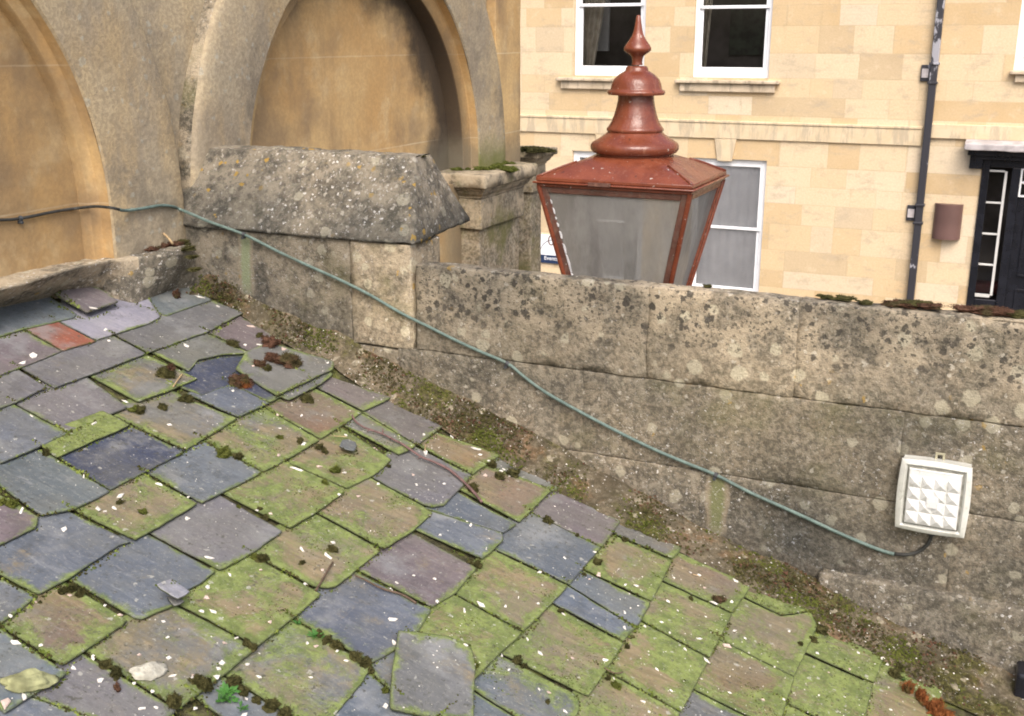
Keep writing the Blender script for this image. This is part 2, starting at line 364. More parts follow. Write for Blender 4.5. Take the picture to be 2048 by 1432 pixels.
def house_mat():
    m = M('pale_ashlar_facade', .85, .15)
    X, Y, Z = m.xyz()
    # courses of uneven height, blocks of uneven length
    zw = m.math('ADD', Z, m.math('MULTIPLY', m.math('SINE', m.math('MULTIPLY', Z, 5.1)), .045))
    row = m.math('FLOOR', m.math('DIVIDE', zw, .285)); fz = m.math('FRACT', m.math('DIVIDE', zw, .285))
    def wn(a, b=0.):
        n = m.t.nodes.new('ShaderNodeTexWhiteNoise'); n.noise_dimensions = '3D'; m.l(m.comb(a, b, 3.3), n.inputs['Vector'])
        return n
    r1 = wn(row).outputs['Value']
    xs = m.math('ADD', m.math('DIVIDE', X, m.math('MULTIPLY_ADD', r1, .35, .42)), m.math('MULTIPLY', r1, 37.))
    xs = m.math('ADD', xs, m.math('MULTIPLY', m.math('SINE', m.math('MULTIPLY', xs, 1.9)), .30))
    cell = m.math('FLOOR', xs); fx = m.math('FRACT', xs)
    n2 = wn(cell, row); rv = n2.outputs['Value']; rc = m.xyz(n2.outputs['Color'])
    base = m.cr(rv, [(0, (.70, .585, .42)), (.35, (.66, .53, .35)), (.58, (.60, .44, .25)), (.74, (.50, .35, .18)), (.85, (.45, .355, .235)), (.91, (.68, .59, .455))])
    big = m.noise(1.1, det=4); mid = m.noise(6, det=5, rough=.65); fine = m.noise(40, det=4, rough=.7)
    c = m.mix(m.math('MULTIPLY', m.ramp(big, .3, .6, .35, 1), .5), base, (.64, .515, .335))
    c = m.mix(m.math('MULTIPLY', m.ramp(m.noise(2.6, m.vm('MULTIPLY', m.P, (1, 1, 2.2)), 7, .75), .50, .68), .65), c, (.42, .35, .26))
    c = m.mix(m.math('MULTIPLY', m.ramp(m.noise(9, m.vm('MULTIPLY', m.P, (1, 1, .3)), 6, .75), .56, .70), .35), c, (.36, .28, .18))
    c = m.mix(m.math('MULTIPLY', m.ramp(mid, .55, .7), .3), c, (.74, .62, .44))
    c = m.mix(m.ramp(fine, .62, .4, 0, .15), c, (.35, .25, .13))
    jz = m.math('LESS_THAN', m.math('ABSOLUTE', m.math('SUBTRACT', fz, .5)), .478); jx = m.math('LESS_THAN', m.math('ABSOLUTE', m.math('SUBTRACT', fx, .5)), .488)
    j = m.math('SUBTRACT', 1., m.math('MULTIPLY', jz, jx))
    c = m.mix(m.math('MULTIPLY', j, m.ramp(mid, .35, .6, .1, .5)), c, (.45, .35, .22))
    m.bump(m.math('SUBTRACT', m.math('ADD', fine, m.math('MULTIPLY', rv, .8)), m.math('MULTIPLY', j, .8)), .3, .01)
    return m.done(c)
MAT['house'] = house_mat()
def trim_mat(name, a, b, dirt):
    m = M(name, .85, .15); n = m.noise(4, det=6, rough=.7); s_ = m.noise(9, m.vm('MULTIPLY', m.P, (1, 1, .2)), 5, .7)
    c = m.mix(m.ramp(n, .35, .65), a, b); c = m.mix(m.math('MULTIPLY', m.ramp(s_, .48, .62), .7), c, dirt)
    m.bump(m.noise(50), .3, .006); return m.done(c)
MAT['string'] = trim_mat('weathered_string_course', (.58, .465, .30), (.64, .53, .365), (.40, .34, .25))
MAT['sill'] = trim_mat('weathered_sill_stone', (.45, .37, .26), (.60, .50, .37), (.24, .20, .15))
MAT['white'] = plain('white_paint', (.82, .84, .86), .4, .4, .04, 6)
MAT['offwhite'] = plain('dull_white_paint', (.55, .55, .53), .5, .4, .08, 6)
MAT['black'] = plain('black_gloss_paint', (.012, .013, .018), .25, .5, .3, 5)
MAT['pipe'] = None
def pipe_mat():
    m = M('flaking_black_pipe_paint', .4, .5); n = m.noise(7, m.vm('MULTIPLY', m.P, (1, 1, .5)), 5, .7)
    X, Y, Z = m.xyz(); hi = m.ramp(Z, CZ-.9, CZ-.3, .0, .13)
    return m.done(m.mix(m.ramp(m.math('ADD', n, hi), .62, .68), (.035, .035, .042), (.33, .33, .36)))
MAT['pipe'] = pipe_mat()
MAT['brown'] = plain('brown_plastic', (.13, .075, .065), .45, .4, .12, 3)
MAT['room'] = plain('dark_room', (.10, .088, .08), .9, .1, .4, 2)
MAT['curtain'] = plain('cream_curtain', (.42, .37, .28), .9, .1, .2, 8)
MAT['blind'] = plain('grey_vertical_blind', (.86, .83, .79), .9, .1, .08, 3)
MAT['picture'] = plain('dark_picture', (.035, .045, .03), .6, .3, .6, 7)
MAT['lead'] = plain('lead_sheet', (.42, .39, .39), .6, .4, .2, 8)
def glass_mat(name, tint=(1, 1, 1), refl=.10, rough=.03, film=0., filmc=(.4, .4, .4)):
    m = M(name); t = m.t; m.b.inputs['Base Color'].default_value = tuple(filmc)+(1,); m.b.inputs['Roughness'].default_value = .6
    tr = t.nodes.new('ShaderNodeBsdfTransparent'); tr.inputs[0].default_value = tuple(tint)+(1,)
    gl = t.nodes.new('ShaderNodeBsdfGlossy'); gl.inputs['Roughness'].default_value = rough
    fr = t.nodes.new('ShaderNodeFresnel'); fr.inputs[0].default_value = 1.5
    ad = m.math('ADD', fr.outputs[0], refl); ad = m.math('MINIMUM', ad, 1.)
    mx = t.nodes.new('ShaderNodeMixShader'); m.l(ad, mx.inputs[0]); t.links.new(tr.outputs[0], mx.inputs[1]); t.links.new(gl.outputs[0], mx.inputs[2])
    out = t.nodes['Material Output']; last = mx
    if film:
        m2 = t.nodes.new('ShaderNodeMixShader'); m.l(m.ramp(m.noise(9, m.vm('MULTIPLY', m.P, (1, 1, .35)), 5, .7), .35, .7, film*.75, min(1, film*1.2)), m2.inputs[0])
        tl = t.nodes.new('ShaderNodeBsdfTranslucent'); tl.inputs[0].default_value = (.5, .5, .48, 1); m3 = t.nodes.new('ShaderNodeMixShader'); m3.inputs[0].default_value = .35
        t.links.new(m.b.outputs[0], m3.inputs[1]); t.links.new(tl.outputs[0], m3.inputs[2])
        t.links.new(mx.outputs[0], m2.inputs[1]); t.links.new(m3.outputs[0], m2.inputs[2]); last = m2
    t.links.new(last.outputs[0], out.inputs[0]); return m.m
MAT['glass'] = glass_mat('window_glass', (.9, .92, .95), .05)
MAT['lampglass'] = glass_mat('dusty_lantern_glass', (.88, .89, .88), .03, .10, .76, (.34, .34, .33))
def red_mat(name, worn):
    m = M(name, .28, .5); n = m.noise(14, det=5, rough=.65); d = m.noise(45, det=5, rough=.75)
    c = m.mix(m.ramp(n, .35, .65), (.135, .036, .019), (.185, .052, .026)) if worn < .5 else m.mix(m.ramp(n, .35, .65), (.095, .042, .030), (.135, .062, .045))
    c = m.mix(m.math('MULTIPLY', m.ramp(d, .60-.10*worn, .72-.10*worn), .3+.6*worn), c, (.13, .085, .06) if worn < .5 else (.125, .085, .065))
    c = m.mix(m.math('MULTIPLY', m.ramp(m.noise(30, m.vm('ADD', m.P, (3, 3, 3)), 4, .7), .62, .7), .8*worn), c, (.035, .025, .02))
    c = m.mix(m.math('MULTIPLY', spots(m, 34, .08, .26, 3, .80), .55), c, (.055, .022, .015))
    c = m.mix(m.math('MULTIPLY', m.ramp(m.noise(26, m.vm('MULTIPLY', m.P, (1, 1, .22)), 5, .7), .58, .70), .45), c, (.27, .13, .085))
    c = m.mix(m.math('MULTIPLY', spots(m, 60, .08, .24, 5, .90), .8), c, (.50, .47, .42))
    c = m.mix(m.math('MULTIPLY', spots(m, 130, .1, .3, 6, .88), .5), c, (.30, .22, .17))
    m.bump(m.math('ADD', m.noise(120, det=3), m.math('MULTIPLY', m.noise(22, det=3), 3.)), .25+.3*worn, .004)
    return m.done(c, m.math('MULTIPLY_ADD', d, .36, .05+.3*worn))
MAT['red'] = red_mat('red_brown_gloss_paint', 0.); MAT['redworn'] = red_mat('worn_red_brown_paint', .9)
MAT['putty'] = plain('white_putty', (.62, .62, .64), .7, .2, .15, 40)
def fixture_mat(name, c0, c1):
    # grime gathers in streaks
    m = M(name, .35, .5); n = m.noise(16, det=5, rough=.7); f = m.noise(90, det=4, rough=.7)
    c = m.mix(m.ramp(n, .35, .7), c0, c1); c = m.mix(m.math('MULTIPLY', m.ramp(f, .58, .66), .45), c, (.30, .30, .24)); c = m.mix(m.math('MULTIPLY', m.ramp(m.noise(28, m.vm('MULTIPLY', m.P, (1, 1, .35)), 6, .75), .55, .68), .55), c, (.27, .27, .22)); return m.done(c)
MAT['plastic'] = fixture_mat('weathered_white_plastic', (.52, .53, .49), (.62, .63, .59))
MAT['lens'] = fixture_mat('frosted_white_lens', (.60, .61, .60), (.70, .71, .71))
MAT['grime'] = plain('grimy_seal', (.22, .22, .19), .7, .2, .4, 60)
MAT['metaltab'] = plain('tarnished_tab', (.38, .36, .25), .5, .4, .3, 60)
def cable_mat():
    m = M('verdigris_cable_sheath', .55, .3); n = m.noise(30, det=5, rough=.7)
    c = m.mix(m.ramp(n, .35, .7), (.085, .125, .112), (.145, .205, .185)); c = m.mix(m.ramp(m.noise(9), .56, .7, 0, .6), c, (.10, .12, .10)); return m.done(c)
MAT['cable'] = cable_mat()
MAT['cableblack'] = plain('black_cable', (.035, .036, .034), .6, .3, .4, 30)
MAT['clip'] = plain('dark_cable_clip', (.05, .055, .06), .6, .3, .4, 60)
MAT['bark'] = plain('purple_brown_bark', (.14, .085, .08), .6, .3, .3, 90, .4)
MAT['bark2'] = plain('brown_bark', (.10, .07, .05), .8, .2, .3, 90, .4)
MAT['straw'] = plain('dry_straw', (.38, .28, .16), .8, .2, .25, 60)
MAT['flake'] = plain('white_mortar', (.66, .64, .59), .9, .1, .16, 60, .5)
MAT['flakepink'] = plain('pinkish_mortar', (.50, .40, .35), .9, .1, .16, 60, .5)
MAT['lump'] = plain('pale_grey_mortar', (.40, .39, .33), .9, .1, .25, 50, .8)
MAT['lumpgreen'] = plain('algae_stained_mortar', (.27, .28, .15), .9, .1, .4, 25, .8)
def moss_mat(name, a, b, c3=None):
    m = M(name, .95, .05); n = m.noise(40, det=5, rough=.7); c = m.mix(m.ramp(n, .35, .65), a, b)
    if c3: c = m.mix(m.ramp(m.noise(14, m.vm('ADD', m.P, (1, 5, 2)), 4), .5, .62), c, c3)
    m.bump(m.noise(160, det=3), .8, .004); return m.done(c)
MAT['moss_dark'] = moss_mat('dark_olive_moss', (.030, .030, .012), (.075, .070, .028))
MAT['moss_brown'] = moss_mat('brown_moss', (.05, .028, .018), (.115, .062, .042), (.06, .05, .025))
MAT['moss_green'] = moss_mat('green_moss', (.045, .055, .012), (.100, .112, .028))
MAT['moss_gap'] = moss_mat('joint_moss', (.050, .068, .016), (.11, .145, .03), (.17, .21, .05))
MAT['moss_rust'] = moss_mat('rusty_moss', (.10, .035, .012), (.20, .075, .028), (.07, .05, .02))
MAT['leaf'] = plain('weed_leaf', (.045, .13, .025), .6, .3, .3, 40)
def fillet_mat():
    m = M('mossy_mortar_fillet', .95, .08)
    mid = m.noise(11, det=6, rough=.68); big = m.noise(4, det=5, rough=.65); f = m.noise(60, det=5, rough=.75)
    c = m.mix(m.ramp(mid, .38, .62), (.115, .10, .070), (.20, .168, .118))
    c = m.mix(m.math('MULTIPLY', m.ramp(m.noise(6, m.vm('ADD', m.P, (5, 5, 2)), 5, .7), .52, .64), .8), c, (.20, .125, .07))
    g = m.ramp(m.noise(5.2, m.vm('ADD', m.P, (1, 7, 3)), 6, .7), .47, .60)
    c = m.mix(m.math('MULTIPLY', g, .9), c, m.mix(m.ramp(f, .4, .6), (.038, .040, .012), (.10, .098, .028)))
    c = m.mix(m.math('MULTIPLY', m.ramp(big, .46, .38), .7), c, (.075, .062, .042))
    c = m.mix(m.math('MULTIPLY', spots(m, 22, .2, .42, 2, .72), .7), c, (.40, .36, .27))
    c = m.mix(m.math('MULTIPLY', spots(m, 130, .2, .38, 4, .84), .9), c, (.62, .60, .55))
    c = m.mix(m.ramp(f, .58, .42, 0, .5), c, (.05, .042, .025))
    m.bump(m.math('ADD', f, mid), .9, .012); return m.done(c)
MAT['fillet'] = fillet_mat()
MAT['bed'] = moss_mat('roof_bedding', (.035, .034, .022), (.09, .085, .045), (.11, .12, .04))
MAT['asphalt'] = plain('street_asphalt', (.05, .05, .052), .9, .2, .2, 6)
MAT['paving'] = plain('street_paving', (.22, .20, .17), .9, .2, .2, 3)
MAT['navy'] = plain('navy_panel', (.018, .035, .085), .5, .3, .05, 5)
MAT['signwhite'] = plain('white_panel', (.80, .81, .84), .4, .3, .02, 5)

# ================================================================== SETTING
def ground(name, x0, x1, y0, y1, z, mat):
    return tag(mesh_obj(name, [(x0,y0,z),(x1,y0,z),(x1,y1,z),(x0,y1,z)], [(0,1,2,3)], mat), kind='structure')
ground('ground', -150, 150, -80, 200, -.02, MAT['asphalt'])
ground('road', -60, 60, 6.5, 12.2, -.012, MAT['asphalt'])
b = MB(); b.box((-60, 12.2, -.012), (60, FY-.01, .12)); tag(b.build('pavement', MAT['paving']), kind='structure')
b = MB(); b.box((-60, 3.6, -.012), (60, 6.5, .12)); tag(b.build('pavement', MAT['paving']), kind='structure')

# ================================================================== SLATE ROOF
roof = thing('slate_roof', 'shallow lean-to roof of mixed blue, purple and mossy slates below the parapet', 'roof', (-.9, 2.0, CZ-1.5))
bm_ = MB()
c4 = [rpt(u, v, -.004) for u, v in ((-3.2, -1.2), (2.6, -1.2), (2.6, 3.25), (-3.2, 3.25))]
bm_.hexa([c+NRM*-.12 for c in c4], c4); bm_.build('roof_bed', MAT['bed'], roof)

TONE = {'b': (.106, .128, .158), 'B': (.040, .050, .082), 'p': (.140, .139, .152), 'P': (.138, .122, .132), 'g': (.128, .134, .134),
        'l': (.225, .235, .275), 'o': (.195, .150, .095), 'r': (.25, .095, .062), 't': (.105, .130, .148), 'k': (.17, .12, .09), 'd': (.085, .10, .115)}
# tone, mossiness 0..1, number of head points, outline (pixels of the photograph traced on the roof plane), lift
SL = [
('k',.75,2,[(1730,1470),(1771,1326),(1885,1380),(1850,1530)]),
('k',.85,2,[(1614,1306),(1638,1245),(1768,1318),(1749,1367)]),
('o',.75,2,[(1573,1404),(1613,1309),(1748,1370),(1722,1478)]),
('o',.8,2,[(1535,1500),(1572,1407),(1721,1481),(1690,1560)]),
('o',.85,2,[(1497,1196),(1508,1174),(1628,1222),(1563,1229)]),
('o',.65,2,[(1445,1278),(1496,1199),(1563,1231),(1623,1224),(1636,1252),(1590,1353)]),
('o',.6,2,[(1394,1380),(1444,1281),(1590,1356),(1557,1464)]),
('g',.5,2,[(1350,1450),(1393,1383),(1555,1467),(1520,1540)]),
('k',.45,2,[(1331,1162),(1368,1107),(1504,1172),(1466,1226)]),
('o',.75,2,[(1291,1243),(1330,1166),(1465,1229),(1421,1317)]),
('o',.75,2,[(1217,1341),(1290,1246),(1420,1319),(1364,1425)]),
('o',.55,2,[(1140,1450),(1215,1344),(1363,1427),(1320,1500)]),
('g',.3,2,[(1222,1064),(1240,1043),(1366,1096),(1347,1119)]),
('o',.6,2,[(1177,1141),(1222,1067),(1345,1122),(1305,1203)]),
('b',.12,2,[(1150,1172),(1176,1145),(1303,1207),(1274,1256)]),
('b',.2,2,[(1116,1208),(1149,1174),(1273,1257),(1250,1284)]),
('o',.6,2,[(1015,1312),(1114,1211),(1250,1287),(1178,1394)]),
('b',.34,2,[(935,1366),(1012,1316),(1150,1388),(1158,1402),(1158,1425),(1120,1490)]),
('b',.2,2,[(860,1460),(934,1369),(1118,1492),(1060,1560)]),
('P',.0,2,[(1070,1025),(1112,980),(1243,1042),(1206,1094)]),
('b',.02,3,[(1005,1104),(1037,1050),(1068,1027),(1204,1096),(1140,1170)]),
('o',.58,2,[(919,1190),(1003,1107),(1138,1173),(1048,1263)]),
('o',.62,2,[(835,1272),(917,1194),(1047,1266),(950,1360)]),
('b',.25,2,[(742,1330),(836,1272),(950,1362),(860,1455)]),
('b',.1,2,[(660,1450),(741,1332),(858,1457),(800,1540)]),
('g',.1,2,[(985,935),(1004,914),(1128,972),(1108,984)]),
('k',.4,2,[(935,985),(985,935),(1106,980),(1040,1046)]),
('b',.1,2,[(872,1028),(925,987),(1036,1049),(1008,1066)]),
('b',.15,2,[(838,1063),(871,1030),(1007,1068),(1008,1082),(966,1120)]),
('P',.12,3,[(722,1142),(768,1103),(836,1067),(956,1136),(915,1185),(866,1215)]),
('b',.22,4,[(594,1237),(624,1213),(672,1180),(720,1145),(865,1218),(838,1263),(787,1303),(744,1327)]),
('g',.5,2,[(455,1350),(592,1239),(741,1331),(738,1346),(672,1430),(640,1468)]),
('b',.1,2,[(400,1393),(453,1353),(639,1470),(580,1540)]),
('o',.4,2,[(845,893),(877,868),(1003,910),(946,950)]),
('p',.08,4,[(750,955),(786,922),(806,908),(838,894),(945,950),(928,972),(888,1012),(868,1015),(848,1010)]),
('o',.55,2,[(641,1026),(748,957),(847,1012),(867,1027),(829,1062),(768,1099)]),
('o',.62,3,[(514,1110),(580,1062),(640,1028),(764,1100),(720,1134),(672,1174),(655,1176),(627,1171)]),
('o',.72,3,[(366,1213),(430,1160),(511,1112),(645,1188),(592,1234),(516,1294)]),
('g',.5,4,[(178,1306),(244,1256),(283,1245),(362,1217),(514,1297),(452,1350),(358,1420)]),
('p',.2,3,[(60,1400),(140,1349),(177,1309),(356,1422),(300,1475)]),
('b',.15,3,[(-60,1470),(8,1432),(59,1402),(299,1477),(240,1530)]),
('P',.05,2,[(729,821),(779,796),(892,848),(836,891)]),
('g',.3,2,[(690,850),(728,824),(833,892),(812,905),(798,910)]),
('o',.62,3,[(572,922),(640,880),(687,852),(785,920),(749,950),(694,976)]),
('o',.62,3,[(452,989),(527,947),(569,924),(692,978),(684,990),(632,1027),(580,1057)]),
('p',.05,3,[(304,1068),(400,1012),(451,991),(567,1062),(511,1103),(440,1141)]),
('b',.08,3,[(143,1160),(238,1093),(302,1070),(433,1143),(409,1162),(372,1182),(350,1212),(283,1240),(268,1236)]),
('k',.42,3,[(18,1262),(75,1199),(138,1165),(258,1241),(244,1253),(125,1333)]),
('b',.12,3,[(-80,1310),(0,1254),(16,1265),(138,1347),(8,1430)]),
('P',.05,2,[(636,773),(668,757),(784,796),(728,822)]),
('k',.38,3,[(546,820),(580,802),(634,776),(726,825),(643,878)]),
('g',.62,3,[(413,880),(479,840),(544,820),(641,880),(570,921),(527,944)]),
('b',.05,3,[(308,952),(371,906),(411,882),(525,945),(476,972),(404,1007)]),
('k',.52,3,[(152,1024),(225,991),(296,953),(397,1008),(300,1066),(270,1081)]),
('b',.08,4,[(-75,1112),(0,1094),(75,1059),(149,1028),(265,1084),(240,1090),(137,1160),(77,1191)]),
('b',.1,2,[(-180,1180),(-77,1115),(75,1194),(0,1249),(-70,1290)]),
('b',.1,2,[(394,798),(462,767),(541,807),(478,835)]),
('g',.42,3,[(233,832),(280,807),(352,781),(392,800),(476,836),(371,900)]),
('B',.0,2,[(121,915),(262,851),(369,904),(221,982)]),
('t',.05,3,[(-30,946),(0,933),(85,897),(222,984),(150,1020),(82,1032)]),
('P',.1,2,[(-140,1020),(-32,969),(78,1034),(74,1056),(0,1092),(-60,1110)]),
('P',.0,2,[(420,666),(488,632),(564,682),(508,708)]),
('B',.0,2,[(357,776),(430,708),(530,712),(620,760),(540,806),(462,766),(405,790)]),
('g',.12,3,[(310,708),(350,690),(418,667),(504,708),(445,709),(396,719),(378,743)]),
('g',.38,2,[(184,753),(295,710),(397,758),(352,777),(276,804)]),
('p',.02,3,[(37,809),(95,777),(182,755),(257,815),(137,865)]),
('b',.08,2,[(-80,850),(34,811),(137,868),(84,893),(0,928)]),
('p',.02,3,[(240,675),(322,640),(425,603),(489,626),(417,664),(296,706)]),
('p',.02,4,[(45,738),(129,705),(190,689),(238,677),(293,708),(182,751),(108,777)]),
('p',.02,3,[(-60,775),(0,753),(40,740),(95,775),(31,807),(-20,825)]),
('r',.0,2,[(57,662),(118,644),(193,684),(126,703)]),
('l',.0,3,[(118,643),(160,585),(300,580),(322,634),(298,648),(192,681)]),
('P',.02,2,[(-60,700),(56,663),(126,703),(39,737),(-40,766)]),
('t',.0,3,[(-60,630),(0,600),(96,585),(155,627),(152,634),(49,658),(-30,682)]),
('t',.02,2,[(278,610),(365,565),(425,600),(333,632)]),
]
EXTRA = [   # pieces that lie a little above the course: broken remnants still in their row
('o',1.3,3,[(100,903),(138,868),(230,834),(262,850),(190,880),(113,915)], .004, 'narrow broken slate wholly covered with bright green algae'),
('g',.12,3,[(540,775),(600,735),(668,741),(667,749),(640,770),(578,801),(562,795)], .004, None),
('g',.16,3,[(492,748),(512,711),(560,692),(669,723),(667,739),(554,792)], .014, 'large grey slate lifted over its neighbours beside the moss'),
]
def dens(poly, step=.016, jag=.0011, seed=0):
    out = []; rr = random.Random(seed)
    n = len(poly)
    for i in range(n):
        a, b2 = poly[i], poly[(i+1) % n]; L = (b2-a).length; k = max(1, int(L/step))
        d = (b2-a).normalized() if L > 1e-6 else Vector((1, 0)); nn = Vector((-d.y, d.x))
        bulge = rr.uniform(-.0015, .0015)
        for j in range(k):
            t = j/k
            off = jag*2.2*noise.noise(Vector((a.x*40+t*L*45, a.y*40, seed*1.7))) + rr.gauss(0, jag*.35) + bulge*math.sin(math.pi*t)
            if j == 0: off *= .3
            out.append(a.lerp(b2, t)+nn*off)
    # soften the corners a little
    m = len(out); return [out[i]*.84+(out[i-1]+out[(i+1) % m])*.08 for i in range(m)]
def slab(name, poly2, hfun, thick, mat, parent, seed, wav=.0012, inset=.0012):
    c = sum(poly2, Vector((0, 0)))/len(poly2)
    P = dens(poly2, seed=seed); r = sum((q-c).length for q in P)/len(P)
    P = [c+(q-c)*(1-inset/r) for q in P]
    loops = [(0, 1., -thick*.85), (0, 1., -.0014), (.0014, 1., 0), (.007, .85, 0), (.018, .45, 0), (.036, .12, 0)]
    V = []; A = []; n = len(P)
    for ins, e, dz in loops:
        for q in P:
            q2 = c+(q-c)*max(.46, 1-ins/r*min(1, r/.075))
            h = hfun(q2)+dz + (wav*noise.noise(Vector((q2.x*9, q2.y*9, seed))) if dz > -.002 else 0)
            if dz < -.002: q2 = c+(q-c)*(1-.0008/r)
            V.append(rpt(q2.x, q2.y, h)); A.append(e if (r > .05 or ins < .001) else e*.3)
    for s_ in (.42, .2):
        for q in P:
            q2 = c+(q-c)*s_; V.append(rpt(q2.x, q2.y, hfun(q2)+wav*noise.noise(Vector((q2.x*9, q2.y*9, seed))))); A.append(0)
    V.append(rpt(c.x, c.y, hfun(c))); A.append(0); Lc = len(loops)+2
    F = [(k*n+i, k*n+(i+1) % n, (k+1)*n+(i+1) % n, (k+1)*n+i) for k in range(Lc-1) for i in range(n)]
    F += [((Lc-1)*n+i, (Lc-1)*n+(i+1) % n, Lc*n) for i in range(n)]
    F.append(tuple(range(n-1, -1, -1)))
    o = mesh_obj(name, V, F, mat, parent, True)
    a = o.data.attributes.new('edge', 'FLOAT', 'POINT'); a.data.foreach_set('value', A)
    return o
SLATES = []; MOSSY = []
def make_slate(idx, tone, mossy, nh, px, lift=0., label=None, parent=roof, name='slate', jit=.10, extend=.045, slope=.040, group=None):
    rr = random.Random(idx*13+5)
    pts = []
    for i, (x, y) in enumerate(px):
        u, v = ruv(x, y, .013+lift if i >= nh else .007+lift); pts.append(Vector((u, v)))
    ut = max(p.x for p in pts[nh:])
    for i in range(nh): pts[i] = pts[i]+Vector((-extend, 0))
    tv = rr.uniform(-.007, .007); vc = sum(p.y for p in pts)/len(pts); hl = .0145+lift+rr.uniform(-.001, .002)
    hf = lambda q: max(.003, hl - slope*(ut-q.x) + tv*(q.y-vc))
    # orient counter-clockwise seen from above
    ar = sum(pts[i].x*pts[(i+1) % len(pts)].y-pts[(i+1) % len(pts)].x*pts[i].y for i in range(len(pts)))
    if ar < 0: pts = pts[::-1]
    o = slab(name, pts, hf, .0055, MAT['slate'], parent, idx)
    t = TONE[tone]; k = 1+rr.uniform(-jit, jit)
    o['tone'] = [t[0]*k*(1+rr.uniform(-.04, .04)), t[1]*k, t[2]*k*(1+rr.uniform(-.06, .06))]
    o['mossy'] = float(mossy); o['seed'] = rr.uniform(0, 60)
    if label: o['label'] = label
    SLATES.append((pts, hf)); MOSSY.append(mossy); return o
for i, (t, mo, nh, px) in enumerate(SL):
    lab = {'r': 'orange-red clay tile set among the grey slates', 'l': 'pale lilac-grey slate', 'B': 'very dark blue slate'}.get(t)
    if len(px) == 6 and t == 'b' and mo == .34: lab = None
    make_slate(i, t, mo, nh, px, 0., lab)
for i, (t, mo, nh, px, lf, lab) in enumerate(EXTRA):
    make_slate(200+i, t, mo, nh, px, lf, lab)
# rows out of frame towards the eaves, so the roof goes on
def filler(u0, v0, du, dv, i):
    rr = random.Random(i); pts = [Vector((u0, v0)), Vector((u0+du, v0)), Vector((u0+du, v0+dv)), Vector((u0, v0+dv))]
    hf = lambda q: max(.003, .0135-.04*(u0+du-q.x))
    o = slab('slate', pts, hf, .0075, MAT['slate'], roof, 500+i)
    t = TONE[rr.choice('bpgok')]; o['tone'] = list(t); o['mossy'] = rr.uniform(.1, .6); o['seed'] = rr.uniform(0, 60)
for i, (u0, v0) in enumerate([(.02, 2.55), (.02, 2.27), (.02, 1.99), (-.18, 1.80), (-.18, 1.52), (-.38, 1.35), (-.38, 1.07)]):
    filler(u0, v0, .24, .275, i)
fb = MB(); rr_0 = random.Random(5)
def to_px(P):
    q = np.array(P)-np.array((0, 0, CZ)); d = q@Fv
    return (1024+FPX*(q@Rv)/d, 716+FPX*(q@Dv)/d) if d > .05 else (9999, 9999)
for iu in range(-14, 8):
    for iv in range(-5, 12):
        u0, v0 = iu*.2, iv*.275+(.137 if iu % 2 else 0)
        if v0+.275 > 3.08: continue
        cs_ = [to_px(rpt(u, v, .01)) for u, v in ((u0-.05, v0), (u0+.2, v0), (u0+.2, v0+.275), (u0-.05, v0+.275))]
        if any(-90 < x < 2140 and 300 < y < 1475 for x, y in cs_) or (u0 > -.45 and v0 > .9): continue
        a_, b2_ = u0-.05, u0+.2; h1 = .0135+rr_0.uniform(-.001, .001); vs_ = [(a_, v0+.002), (b2_, v0+.002), (b2_, v0+.272), (a_, v0+.272)]
        fb.hexa([rpt(u, v, (.003 if u == a_ else h1)-.0055) for u, v in vs_], [rpt(u, v, .0035 if u == a_ else h1) for u, v in vs_])
fo_ = fb.build('outer_slates', MAT['slate'], roof); fo_['tone'] = list(TONE['g']); fo_['mossy'] = .45; fo_['seed'] = 3.; fo_['kind'] = 'stuff'
def slate_h(x, y):              # surface height over the boards at a pixel
    u, v = ruv(x, y, .018); best = .004
    q = Vector((u, v))
    for pts, hf in SLATES:
        s_ = True
        for a in range(len(pts)):
            e = pts[(a+1) % len(pts)]-pts[a]; r = q-pts[a]
            if e.x*r.y-e.y*r.x < 0: s_ = False; break
        if s_: best = max(best, hf(q))
    return u, v, best
def slate_uv(u, v):
    best = .0; q = Vector((u, v))
    for pts, hf in SLATES:
        s_ = True
        for a in range(len(pts)):
            e = pts[(a+1) % len(pts)]-pts[a]; r = q-pts[a]
            if e.x*r.y-e.y*r.x < 0: s_ = False; break
        if s_: best = max(best, hf(q))
    return best

# ================================================================== PARAPET WALL
par = thing('parapet_wall', 'lichened limestone parapet of big ashlar blocks running right behind the slates', 'wall', (0, WALL, 0))
zt = CZ-.735; zj1 = CZ-1.036; zj2 = CZ-1.316; XS = -1.842; XE = 3.0
def cope_warp(c):
    # the back of the top is weathered down to a slope
    d = c.y-(WALL+.075)
    if d > 0: c = Vector((c.x, c.y, c.z - d*.42*max(0, min(1, (c.z-(zt-.18))/.12))))
    c.z += .006*nz((c.x, 0, 0), 1.7, 4)*max(0, min(1, (c.z-(zt-.2))/.1))
    return c
def set_blk(o, vals):
    a = o.data.attributes.new('blk', 'FLOAT', 'POINT'); a.data.foreach_set('value', vals)
def blocks(name, x0, x1, joints, y0, y1, z0, z1, mat, parent, seed, step=.03, warp=None, r=.010, amp=.004, chip=.006):
    m = MB(); xs = [x0]+joints+[x1]; bk_ = []
    for i in range(len(xs)-1):
        dy = random.uniform(0, .003)
        v, f = rbox((xs[i]-.0012, y0+dy, z0+.0012), (xs[i+1]+.0012, y1, z1-.0012), r, step, amp, 13, seed+i, warp, chip); m.add(v, f)
        kb = random.Random(seed*7+i).uniform(-.08, .08)+{'coping': .04}.get(name, -.12); bk_ += [kb+.45*nz(q, 1.6, 6)+.3*nz(q, 4.2, 2) for q in v]
    o = m.build(name, mat, parent, True); set_blk(o, bk_); return o
jx1 = HY(1296, 620, WALL).x; jx2 = HY(1592, 700, WALL).x
